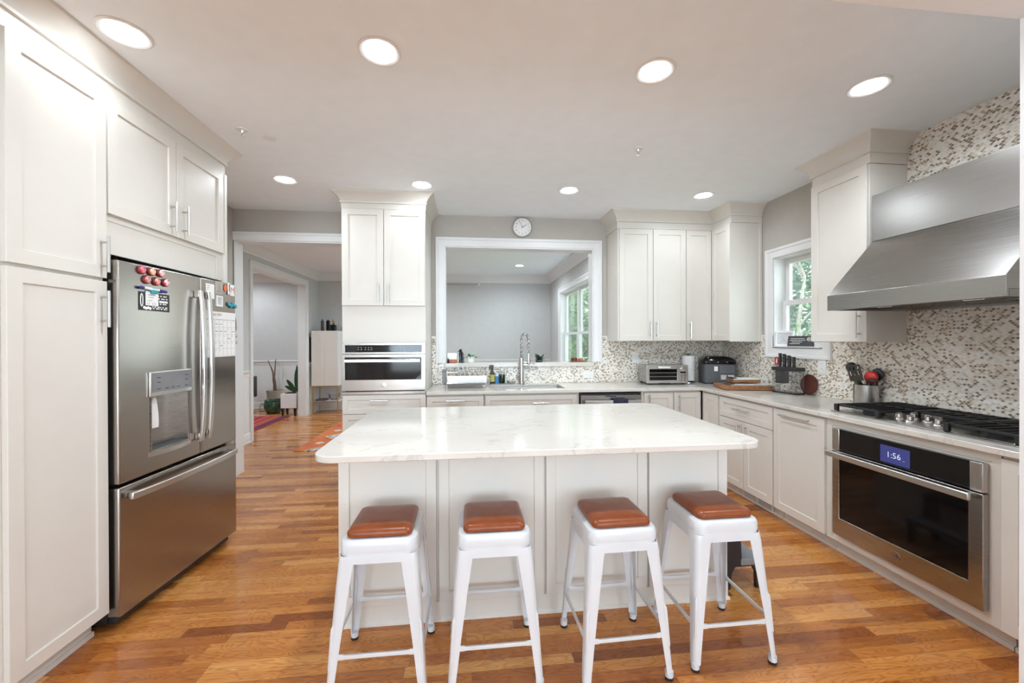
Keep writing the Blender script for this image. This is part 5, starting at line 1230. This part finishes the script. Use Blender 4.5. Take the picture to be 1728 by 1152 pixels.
# sprayer and bottles on a little tray by the sink
single('soap_tray', MB().prism(rrect(0.225, 0.40, 4.345, 4.405, 0.01, 3), CZ, CZ + 0.010), 'mid_grey', 'small dark grey tray under the soap bottles beside the sink', 'tray', bevel=0.002)
bz = CZ + 0.0104
SP = thing('spray_bottle', 'clear spray bottle with black trigger and yellow label by the dish rack', 'bottle', (0.255, 4.375, bz))
part('bottle', MB().lathe([(0, 0), (0.025, 0), (0.026, 0.006), (0.026, 0.11), (0.012, 0.135), (0.012, 0.15), (0, 0.15)], n=22), 'smoke_plastic', SP, local=True)
part('label', MB().lathe([(0.0262, 0.02), (0.0265, 0.02), (0.0265, 0.095), (0.0262, 0.095)], n=22), 'label_yellow', SP, local=True)
part('trigger', MB().cyl((0, 0, 0.1505), (0, 0, 0.172), 0.012, n=12).box(-0.032, 0.014, -0.009, 0.009, 0.172, 0.198).tube([(-0.022, 0, 0.172), (-0.026, 0, 0.15)], 0.005, 6), 'black_plastic', SP, local=True)
SB = thing('soap_packet', 'small blue packet standing between the spray bottle and the green bottle', 'packet', (0.305, 4.372, bz))
part('packet', MB().prism(rrect(-0.018, 0.018, -0.012, 0.012, 0.006, 3), 0, 0.078), 'sponge_blue', SB, local=True, bevel=0.004)
part('top', MB().prism(rrect(-0.014, 0.014, -0.009, 0.009, 0.004, 3), 0.0785, 0.092), 'white_plastic', SB, local=True)
GB = thing('soap_bottle', 'clear bottle of dark green dish soap with a white cap', 'bottle', (0.362, 4.375, bz))
part('bottle', MB().lathe([(0, 0.001), (0.031, 0.001), (0.032, 0.006), (0.032, 0.105), (0.026, 0.128), (0.018, 0.134), (0, 0.134)], n=26), 'clear_acrylic', GB, local=True)
part('soap', MB().lathe([(0, 0.003), (0.030, 0.003), (0.0305, 0.008), (0.0305, 0.095), (0, 0.095)], n=26), 'green_liquid', GB, local=True)
part('cap', MB().lathe([(0, 0.1345), (0.019, 0.1345), (0.019, 0.148), (0, 0.149)], n=20), 'white_plastic', GB, local=True)
single('sponge_dish', MB().lathe([(0, 0), (0.035, 0), (0.05, 0.016), (0.055, 0.026), (0.050, 0.024), (0.03, 0.008), (0, 0.006)], (0.462, 4.372, CZ), 26), 'clear_acrylic', 'small clear glass dish left of the faucet base', 'dish')

# ---- things on the pass-through ledge
LZ = 1.1445
DF = thing('diffuser', 'white rounded toaster-like box with terracotta base on the pass-through ledge', 'diffuser', (-0.182, 4.52, LZ))
part('base', MB().prism(rrect(-0.045, 0.053, -0.045, 0.045, 0.02, 5), 0, 0.032), 'terracotta', DF, local=True, bevel=0.006)
part('cover', MB().prism(rrect(-0.055, 0.058, -0.05, 0.05, 0.022, 5), 0.0325, 0.108), 'white_ceramic', DF, local=True, bevel=0.012)
single('dropper_bottle', MB().lathe([(0, 0), (0.011, 0), (0.012, 0.004), (0.012, 0.032), (0.006, 0.04), (0.006, 0.052), (0, 0.052)], (-0.222, 4.435, LZ), 14), 'black_gloss', 'tiny black bottle at the left end of the pass-through ledge', 'bottle')
fgm = MB()
fgm.tube([(-0.088, 4.52, LZ + 0.0005), (-0.086, 4.52, LZ + 0.05), (-0.092, 4.52, LZ + 0.10), (-0.086, 4.52, LZ + 0.128)], [0.020, 0.017, 0.016, 0.012], 12)
fgm.tube([(-0.068, 4.52, LZ + 0.0005), (-0.064, 4.52, LZ + 0.05), (-0.066, 4.52, LZ + 0.09), (-0.084, 4.52, LZ + 0.125)], [0.016, 0.013, 0.013, 0.011], 10)
fgm.ball((-0.088, 4.52, LZ + 0.138), 0.015, n=8).cyl((-0.096, 4.52, LZ + 0.133), (-0.118, 4.52, LZ + 0.120), 0.009, 0.003, 10)
single('figurine', fgm, 'black_gloss', 'glossy black bird-like figurine on the pass-through ledge', 'figurine')
def pot_plant(name, lb, loc, pot, n, ln, wd, col, potmat='white_ceramic', spread=1.0, droop=0.4, hz=None, seed=1):
    rnd = random.Random(seed)
    t = thing(name, lb, 'plant', loc)
    h = pot[1][-1][1] if False else max(z for r, z in pot)
    part('pot', MB().lathe(pot, n=26), potmat, t, local=True)
    rin = max(r for r, z in pot) - 0.008
    part('soil', MB().lathe([(0, h - 0.02), (rin * 0.82, h - 0.02), (rin * 0.82, h - 0.014), (0, h - 0.012)], n=18), 'soil', t, local=True)
    lf = MB()
    for i in range(n):
        a = 2 * pi * i / n * 2.4 + rnd.random(); el = rnd.uniform(0.25, 1.2) if spread > 0.5 else rnd.uniform(0.9, 1.45)
        b = Vector((rin * 0.5 * rnd.random() * cos(a), rin * 0.5 * rnd.random() * sin(a), h - 0.016))
        lf.leaf(b, (cos(a) * cos(el), sin(a) * cos(el), sin(el)), (0, 0, 1), ln * rnd.uniform(0.6, 1.1), wd * rnd.uniform(0.7, 1.1), droop)
    part('leaves', lf, col, t, local=True, kind='stuff')
    return t
pot_plant('potted_plant', 'small leafy green plant in a white pot on the pass-through ledge', (0.024, 4.545, LZ), [(0, 0), (0.036, 0), (0.040, 0.004), (0.050, 0.066), (0.046, 0.066), (0.036, 0.01), (0, 0.01)], 34, 0.095, 0.026, 'leaf_green', seed=3)
pot_plant('potted_plant', 'dark rosette plant in a low pot right of the faucet on the ledge', (0.80, 4.54, LZ), [(0, 0), (0.034, 0), (0.040, 0.003), (0.042, 0.024), (0.038, 0.024), (0.03, 0.008), (0, 0.008)], 26, 0.125, 0.030, 'leaf_dark', 'dark_grey', droop=0.25, seed=5)
TY = thing('wooden_dish', 'oval wooden dish at the window end of the pass-through ledge', 'dish', (1.235, 4.47, LZ))
part('dish', MB().loft([[Vector((a * cos(2 * pi * i / 30), b * sin(2 * pi * i / 30), z)) for i in range(30)] for a, b, z in ((0.085, 0.045, 0), (0.105, 0.06, 0.010), (0.108, 0.062, 0.014), (0.100, 0.055, 0.013), (0.08, 0.04, 0.005))]), 'olive_wood', TY, local=True)
single('red_jar', MB().lathe([(0, 0), (0.026, 0), (0.036, 0.010), (0.036, 0.032), (0.028, 0.042), (0.0, 0.043)], (1.19, 4.47, LZ + 0.0062), 22), 'mahogany', 'dark red squat jar sitting in the wooden dish on the ledge', 'jar')
single('round_jar', MB().lathe([(0, 0), (0.022, 0), (0.030, 0.010), (0.028, 0.028), (0.018, 0.036), (0.0, 0.037)], (1.265, 4.47, LZ + 0.0062), 22), 'terracotta', 'pale terracotta small jar beside the red jar in the wooden dish', 'jar')

# ---- on the window sill
WS = WIN1[2] + 0.0185
PF = thing('framed_photo', 'pale grey picture frame leaning at the left of the kitchen window sill', 'picture frame', (2.985, 3.535, WS))
frx = F((2.985, 3.535, WS), Vector((0.5, -0.866, 0)), Vector((-0.866, -0.5, 0)))
def leaned(fr, u0, u1, h, t_, lean, holes=None):
    mb = MB(); mb.hole_slab(u0, u1, 0.0, h, 0, t_, holes or [], fr)
    for v in mb.bm.verts: v.co -= fr.n * (lean * (v.co.z - fr.o.z))
    return mb
part('frame', leaned(frx, -0.075, 0.075, 0.145, 0.012, 0.22, [(-0.057, 0.057, 0.018, 0.127)]), 'white_plastic', PF, bevel=0.001)
part('picture', leaned(frx, -0.0565, 0.0565, 0.1265, 0.005, 0.22), 'mat_grey', PF)
PC = thing('postcard', 'black printed card with a small portrait leaning on the window sill', 'card', (2.985, 3.345, WS))
frc = F((2.982, 3.345, WS), Vector((0.45, -0.893, 0)), Vector((-0.893, -0.45, 0)))
part('card', leaned(frc, -0.105, 0.105, 0.095, 0.003, 0.28), 'flyer_black', PC)
tx = MB()
for j, (a, b) in enumerate(((-0.08, 0.02), (-0.085, 0.03), (-0.07, 0.0), (-0.085, -0.01))):
    u = a
    while u < b: tx.box(u, u + 0.010, 0.0035, 0.0038, 0.068 - 0.015 * j, 0.073 - 0.015 * j, frc); u += 0.014
for v in tx.bm.verts: v.co -= frc.n * (0.28 * (v.co.z - frc.o.z))
part('print', tx, 'paper', PC)
po = MB(); po.lathe([(0, 0), (0.02, 0), (0.02, 0.0006), (0, 0.0006)], frc.p(0.065, 0.0036, 0.066), 16, -frc.n * -1)
for v in po.bm.verts: v.co -= frc.n * (0.28 * (v.co.z - frc.o.z))
part('portrait', po, 'photo_card', PC)

# ---- wall clock, outlets, curtain rod
CL = thing('wall_clock', 'round white wall clock with dark rim above the pass-through, showing about two', 'clock', (0.593, YB - 0.001, 2.615))
FC2 = F((0.593, YB - 0.001, 2.636), (1, 0, 0), (0, -1, 0))
part('case', MB().lathe([(0, 0), (0.108, 0), (0.111, 0.006), (0.108, 0.03), (0.100, 0.034), (0.096, 0.028), (0, 0.024)], FC2.p(0, 0, 0), 48, (0, -1, 0)), 'nickel', CL)
part('dial', MB().lathe([(0, 0), (0.0958, 0), (0.0958, 0.001), (0, 0.001)], FC2.p(0, 0.0285, 0), 48, (0, -1, 0)), 'paper', CL)
nm = MB()
for h_ in range(1, 13): a = pi / 2 - h_ * pi / 6; nm.text(str(h_), 0.024, FC2, 0.074 * cos(a), 0.030, 0.074 * sin(a))
part('numerals', nm, 'ink', CL)
def hand(ang, ln, wd, v):
    d = Vector((cos(ang), sin(ang))); n_ = Vector((-d.y, d.x))
    pts = [(-d * 0.012 + n_ * wd), (-d * 0.012 - n_ * wd), (d * ln - n_ * wd * 0.6), (d * ln + n_ * wd * 0.6)]
    return MB().plate([(p.x, p.y) for p in pts], v, v + 0.0008, FC2)
part('hour_hand', hand(pi / 2 - radians(59), 0.052, 0.0032, 0.0305), 'ink', CL)
part('minute_hand', hand(pi / 2 + radians(27), 0.078, 0.0018, 0.032), 'ink', CL)
def outlet(lb, fr, u, z, wd, hg, horiz=False):
    t = thing('outlet', lb, 'outlet', tuple(fr.p(u, 0.009, z - hg / 2)))
    part('plate', MB().box(u - wd / 2, u + wd / 2, 0.0085, 0.0135, z - hg / 2, z + hg / 2, fr), 'white_plastic', t, bevel=0.002)
    ins = MB(); sl = MB()
    for k in (-1, 1):
        cu_, cz = (u + k * 0.02, z) if horiz else (u, z + k * 0.022)
        r_ = rrect(cu_ - 0.016, cu_ + 0.016, cz - 0.016, cz + 0.016, 0.010, 4)
        part('socket', MB().plate(r_, 0.0136, 0.0148, fr), 'white_ceramic', t)
        for a, b in ((-0.006, 0.003), (0.006, 0.003)):
            if horiz: sl.box(cu_ + b - 0.004, cu_ + b + 0.004, 0.0149, 0.0152, cz + a - 0.001, cz + a + 0.001, fr)
            else: sl.box(cu_ + a - 0.001, cu_ + a + 0.001, 0.0149, 0.0152, cz + b - 0.004, cz + b + 0.004, fr)
    part('slot', sl, 'ink', t, kind='stuff')
    return t
outlet('white horizontal double outlet in the tiles right of the faucet', FB, 1.340, 1.000, 0.125, 0.075, True)
outlet('white double outlet in the tiles above the toaster oven', FB, 1.892, 1.185, 0.08, 0.12)
ot2 = outlet('white outlet between the paper towel and the bread machine', FB, 2.675, 1.165, 0.08, 0.12)
NL = thing('night_light', 'small cream plug-in night light on the outlet by the bread machine', 'night light', tuple(FB.p(2.71, 0.03, 1.15)))
part('plug', MB().box(2.695, 2.735, 0.0155, 0.04, 1.155, 1.20, FB), 'white_plastic', NL, bevel=0.004)
part('shade', MB().box(2.700, 2.730, 0.020, 0.046, 1.2005, 1.235, FB), 'beige_pot', NL, bevel=0.006)
outlet('white double outlet below the kitchen window corner', FR, 3.075, 1.165, 0.08, 0.125)
CRD = thing('curtain_rod', 'thin pale rod with a round end bracket high on the dining room far wall', 'curtain rod', (-0.3, YD - 0.06, 2.53))
part('rod', MB().cyl((-0.75, YD - 0.06, 2.545), (0.20, YD - 0.06, 2.545), 0.010, n=10), 'beige_pot', CRD)
part('finial', MB().ball((0.215, YD - 0.06, 2.545), 0.024, n=8), 'white_plastic', CRD)
part('bracket', MB().tube([(0.17, YD - 0.002, 2.52), (0.17, YD - 0.05, 2.52), (0.17, YD - 0.06, 2.535)], 0.006, 6), 'white_plastic', CRD)

# ================================================================== BEYOND THE DOORWAY
BC = thing('bar_cabinet', 'tall white cabinet on slim brass legs beyond the dining doorway', 'cabinet', (-2.66, 8.13, 0))
part('body', MB().box(-2.945, -2.462, 7.95, 8.34, 0.535, 1.578), 'white_plastic', BC, bevel=0.002)
part('door', MB().box(-2.941, -2.705, 7.936, 7.949, 0.54, 1.572), 'cabinet_white', BC, bevel=0.001)
part('door', MB().box(-2.7035, -2.466, 7.936, 7.949, 0.54, 1.572), 'cabinet_white', BC, bevel=0.001)
for (x, y) in ((-2.93, 7.965), (-2.476, 7.965), (-2.93, 8.325), (-2.476, 8.325)):
    part('leg', MB().box(x - 0.010, x + 0.010, y - 0.010, y + 0.010, 0, 0.5345), 'brass', BC)
rl = MB()
for z in (0.515, 0.225): rl.box(-2.92, -2.486, 7.957, 7.973, z, z + 0.018); rl.box(-2.92, -2.486, 8.317, 8.333, z, z + 0.018)
part('rail', rl, 'brass', BC, kind='stuff')
part('shelf', MB().box(-2.938, -2.468, 7.974, 8.316, 0.228, 0.243), 'white_plastic', BC)
single('book', MB().box(-2.90, -2.72, 8.00, 8.22, 0.2435, 0.272), 'dark_grey', 'dark book lying on the low shelf of the brass-legged cabinet', 'book', bevel=0.003)
single('serving_bowl', MB().lathe([(0, 0), (0.05, 0), (0.095, 0.05), (0.11, 0.12), (0.104, 0.12), (0.088, 0.055), (0.045, 0.01), (0, 0.01)], (-2.60, 8.15, 0.2435), 30), 'clear_acrylic', 'large clear bowl on the low shelf of the brass-legged cabinet', 'bowl')
def bottle(lb, x, y, prof, mt, cap=None, sq=False):
    t = thing('bottle', lb, 'bottle', (x, y, 1.5785))
    b = MB()
    if sq: b.prism(rrect(-prof[0], prof[0], -prof[0], prof[0], 0.012, 3), 0, prof[1])
    else: b.lathe(prof, n=18)
    part('glass', b, mt, t, local=True, bevel=0.004 if sq else 0)
    if cap: part('stopper', MB().lathe(cap, n=14), 'ink' if mt != 'clear_acrylic' else 'brass', t, local=True)
bottle('slim brown bottle, first from the wall on the brass-legged cabinet', -2.795, 8.10, [(0, 0), (0.028, 0), (0.03, 0.01), (0.026, 0.10), (0.03, 0.18), (0.02, 0.195), (0, 0.195)], 'handle_brown', [(0, 0.1955), (0.012, 0.1955), (0.012, 0.225), (0, 0.225)])
bottle('tall black square bottle with a pale label on the brass-legged cabinet', -2.695, 8.12, (0.030, 0.20), 'black_gloss', [(0, 0.2005), (0.012, 0.2005), (0.012, 0.215), (0, 0.215)], True)
bottle('clear glass decanter with brass stopper on the brass-legged cabinet', -2.62, 8.20, [(0, 0), (0.05, 0), (0.055, 0.02), (0.05, 0.10), (0.02, 0.14), (0.018, 0.17), (0, 0.17)], 'clear_acrylic', [(0, 0.171), (0.018, 0.171), (0.026, 0.20), (0.016, 0.23), (0, 0.235)])
bottle('squat black bottle in front of the clear decanter on the brass-legged cabinet', -2.575, 8.05, (0.048, 0.115), 'black_gloss', [(0, 0.1155), (0.02, 0.1155), (0.016, 0.145), (0, 0.148)], True)
bottle('round clear bottle at the right end of the brass-legged cabinet', -2.512, 8.20, [(0, 0), (0.04, 0), (0.045, 0.02), (0.045, 0.08), (0.015, 0.12), (0.015, 0.14), (0, 0.14)], 'clear_acrylic', [(0, 0.1405), (0.016, 0.1405), (0.016, 0.165), (0, 0.165)])
single('wall_picture', MB().box(-2.998, -2.975, 8.00, 8.42, 1.0, 1.46), 'flyer_black', 'dark framed panel on the wall behind the brass-legged cabinet', 'picture', bevel=0.003)
single('bounce_rug', MB().prism(rrect(-1.15, 1.5, 5.2, 8.0, 0.02, 2), 0.0008, 0.012), 'mat_grey', 'added unseen pale grey rug that bounces light onto the dining room ceiling', 'rug')  # added out of view, its pale colour bounces neutral light to the dining ceiling
rg = MB().prism([(-2.19, 5.31), (-1.43, 5.31), (-1.43, 8.0), (-2.19, 8.0)], 0.0008, 0.010)
o = single('runner_rug', rg, 'rug_orange', 'long orange patterned runner rug on the oak floor beyond the doorway', 'rug')
rg = MB().prism([(-4.9, 6.05), (-3.28, 6.05), (-3.28, 7.83), (-4.9, 7.83)], 0.0008, 0.010)
o = single('striped_rug', rg, 'rug_red', 'deep red striped woven rug in the side room', 'rug')
GP = single('glazed_pot', MB().lathe([(0, 0), (0.10, 0), (0.125, 0.02), (0.165, 0.12), (0.168, 0.18), (0.150, 0.235), (0.160, 0.255), (0.150, 0.258), (0.138, 0.235), (0.14, 0.05), (0, 0.03)], (-3.743, 8.215, 0), 32), 'green_glaze', 'round green glazed pot on the floor of the side room', 'pot')
DT = thing('cane_plant', 'tall bare cane plant in a beige pot behind the green pot', 'plant', (-3.88, 8.60, 0))
part('pot', MB().lathe([(0, 0), (0.13, 0), (0.16, 0.38), (0.168, 0.40), (0.155, 0.40), (0.145, 0.36), (0, 0.34)], (-3.88, 8.60, 0), 28), 'beige_pot', DT)
cn = [[(-3.85, 8.59, 0.34), (-3.89, 8.59, 0.62), (-3.95, 8.60, 0.82), (-4.02, 8.60, 1.0)], [(-3.91, 8.60, 0.34), (-3.90, 8.60, 0.65), (-3.89, 8.61, 0.85), (-3.88, 8.61, 1.02)], [(-3.89, 8.62, 0.34), (-3.93, 8.62, 0.60), (-3.94, 8.63, 0.75), (-3.97, 8.63, 0.86)]]
for c_ in cn: part('cane', MB().tube(c_, [0.022, 0.017, 0.012, 0.008], 8), 'stick', DT)
lf = MB()
for i in range(6): lf.leaf((-3.88, 8.61, 0.86 + 0.02 * i), (0.8, 0.2 - 0.1 * i, 0.3 + 0.1 * (i % 3)), (0, 0, 1), 0.10, 0.016, 0.6)
part('leaves', lf, 'leaf_dark', DT, kind='stuff')
PB = thing('planter_box', 'white planter box on black legs with a snake plant in the side room', 'planter', (-3.32, 7.96, 0))
part('box', MB().hole_slab(-3.452, -3.175, 0.145, 0.410, 7.84, 8.08, [], WORLD), 'white_plastic', PB, bevel=0.004)
for x in (-3.42, -3.205):
    for y in (7.865, 8.055): part('leg', MB().loft([[Vector((x + dx * s_, y + dy * s_, z)) for dx, dy in ((-0.022, -0.018), (0.022, -0.018), (0.022, 0.018), (-0.022, 0.018))] for z, s_ in ((0, 0.7), (0.1445, 1.1))]), 'black_plastic', PB)
part('soil', MB().ball((-3.313, 7.96, 0.40), 0.115, (1.1, 0.75, 0.28)), 'soil', PB)
lf = MB()
for (a, ln, el) in ((1.65, 0.55, 1.45), (2.6, 0.30, 0.85), (2.9, 0.24, 0.55), (1.8, 0.45, 1.3), (1.5, 0.5, 1.4), (3.6, 0.30, 1.0), (1.4, 0.42, 1.35)):
    lf.leaf((-3.208 + 0.03 * cos(a), 7.96, 0.43), (cos(a) * cos(el), 0.25 * sin(a) * cos(el), sin(el)), (0.1, 1, 0.2), ln, 0.075, 0.05, 0.25, 7)
part('leaves', lf, 'leaf_dark', PB, kind='stuff')
GJ = MB().lathe([(0, 0), (0.055, 0), (0.06, 0.02), (0.06, 0.12), (0.03, 0.155), (0.03, 0.175), (0, 0.176)], (-4.03, 8.40, 0), 22)
single('glass_jar', GJ, 'clear_acrylic', 'clear glass jar on the floor left of the green pot', 'jar')
AC = thing('armchair', 'black chair with a wooden armrest, just showing past the side room doorway', 'chair', (-4.45, 8.18, 0))
part('seat', MB().prism(rrect(-4.72, -4.20, 7.93, 8.43, 0.04, 4), 0.40, 0.47), 'black_plastic', AC, bevel=0.01)
part('backrest', MB().prism(rrect(-4.20, -4.14, 7.93, 8.43, 0.02, 4), 0.30, 0.70), 'black_plastic', AC, bevel=0.01)
part('armrest', MB().box(-4.60, -4.07, 7.93, 7.99, 0.545, 0.575), 'olive_wood', AC, bevel=0.006)
part('pedestal', MB().lathe([(0, 0), (0.26, 0), (0.26, 0.015), (0.03, 0.03), (0.03, 0.40), (0, 0.40)], (-4.36, 8.18, 0), 26), 'black_plastic', AC)

# ================================================================== OUTSIDE THE WINDOWS
lawn = MB().prism([(3.6, 2.0), (16, 2.0), (16, 24), (-2, 24), (-2, 9.4), (3.6, 9.4)], -0.9, -0.6)
struct('lawn', lawn, 'lawn_green')
def tree(lb, loc, hgt, rad, seed, fol='foliage_green', n=1500, ls=0.16, tw=1.0):
    rnd = random.Random(seed)
    t = thing('tree', lb, 'tree', loc)
    tk = [Vector((0, 0, 0))]
    for i in range(1, 6): tk.append(Vector((rnd.uniform(-0.12, 0.12) * i * 0.5, rnd.uniform(-0.12, 0.12) * i * 0.5, hgt * 0.85 * i / 5)))
    part('trunk', MB().tube(tk, [r_ * tw for r_ in (0.13, 0.11, 0.09, 0.07, 0.05, 0.03)], 8), 'bark', t, local=True)
    tips = []
    for k in range(16):
        i = rnd.randint(1, 4); a = rnd.uniform(0, 2 * pi); b = tk[i].lerp(tk[i + 1], rnd.random())
        ln = rad * rnd.uniform(0.5, 1.0); e = b + Vector((cos(a) * ln, sin(a) * ln, ln * rnd.uniform(0.0, 0.7))); m_ = b.lerp(e, 0.5) + Vector((rnd.uniform(-0.1, 0.1), rnd.uniform(-0.1, 0.1), rnd.uniform(0.05, 0.25)))
        part('branch', MB().tube([b, m_, e], [r_ * tw for r_ in (0.035, 0.022, 0.008)], 6), 'bark', t, local=True); tips += [m_, e, b.lerp(e, 0.8)]
    lf = MB()
    for k in range(n):
        c = rnd.choice(tips) + Vector((rnd.gauss(0, 1), rnd.gauss(0, 1), rnd.gauss(0, 0.8))) * (rad * 0.24)
        d = Vector((rnd.uniform(-1, 1), rnd.uniform(-1, 1), rnd.uniform(-0.8, 0.5))).normalized()
        s_ = d.orthogonal().normalized(); l_ = ls * rnd.uniform(0.6, 1.3)
        v = [lf.bm.verts.new(p) for p in (c, c + d * l_ * 0.5 + s_ * l_ * 0.3, c + d * l_, c + d * l_ * 0.5 - s_ * l_ * 0.3)]
        lf.face(v)
    part('foliage', lf, fol, t, local=True, kind='stuff', flat=True)
tree('deep green bushy tree outside the kitchen window', (7.6, 8.7, -0.6), 4.6, 1.5, 11, 'foliage_deep', 4200, 0.14)
tree('pale-barked tree with bare branches close outside the kitchen window', (5.3, 6.05, -0.6), 4.4, 0.8, 23, 'foliage_green', 200, 0.08, 0.38)
tree('tall green tree behind the bushy one, seen through the kitchen window', (11.2, 12.6, -0.6), 6.5, 1.9, 31, 'foliage_deep', 3800, 0.2)
tree('light green tree close outside the dining room window', (3.3, 12.6, -0.6), 5.6, 1.3, 41, 'foliage_green', 3600, 0.14)
tree('light green tree farther along outside the dining room window', (4.3, 16.4, -0.6), 5.6, 1.2, 57, 'foliage_green', 3000, 0.18)
HS = thing('house', 'pale neighbouring house with a gable roof beyond the dining room window', 'house', (6.2, 21, -0.6))
part('wall', MB().box(3.2, 9.2, 19.5, 23.0, -0.6, 2.6), 'siding', HS)
part('roof', MB().loft([[Vector((x, y, z)) for x, z in ((2.8, 2.5), (6.2, 5.0), (9.6, 2.5), (9.6, 2.61), (6.2, 5.18), (2.8, 2.65))] for y in (19.2, 23.2)]), 'roof_grey', HS)
part('gable', MB().loft([[Vector((x, y, z)) for x, z in ((3.2, 2.601), (9.2, 2.601), (6.2, 4.85))] for y in (19.5, 19.6)]), 'siding', HS)
for x in (4.2, 6.6): part('window', MB().box(x, x + 0.9, 19.46, 19.499, 0.8, 2.0), 'dark_grey', HS)
bpy.context.view_layer.update()
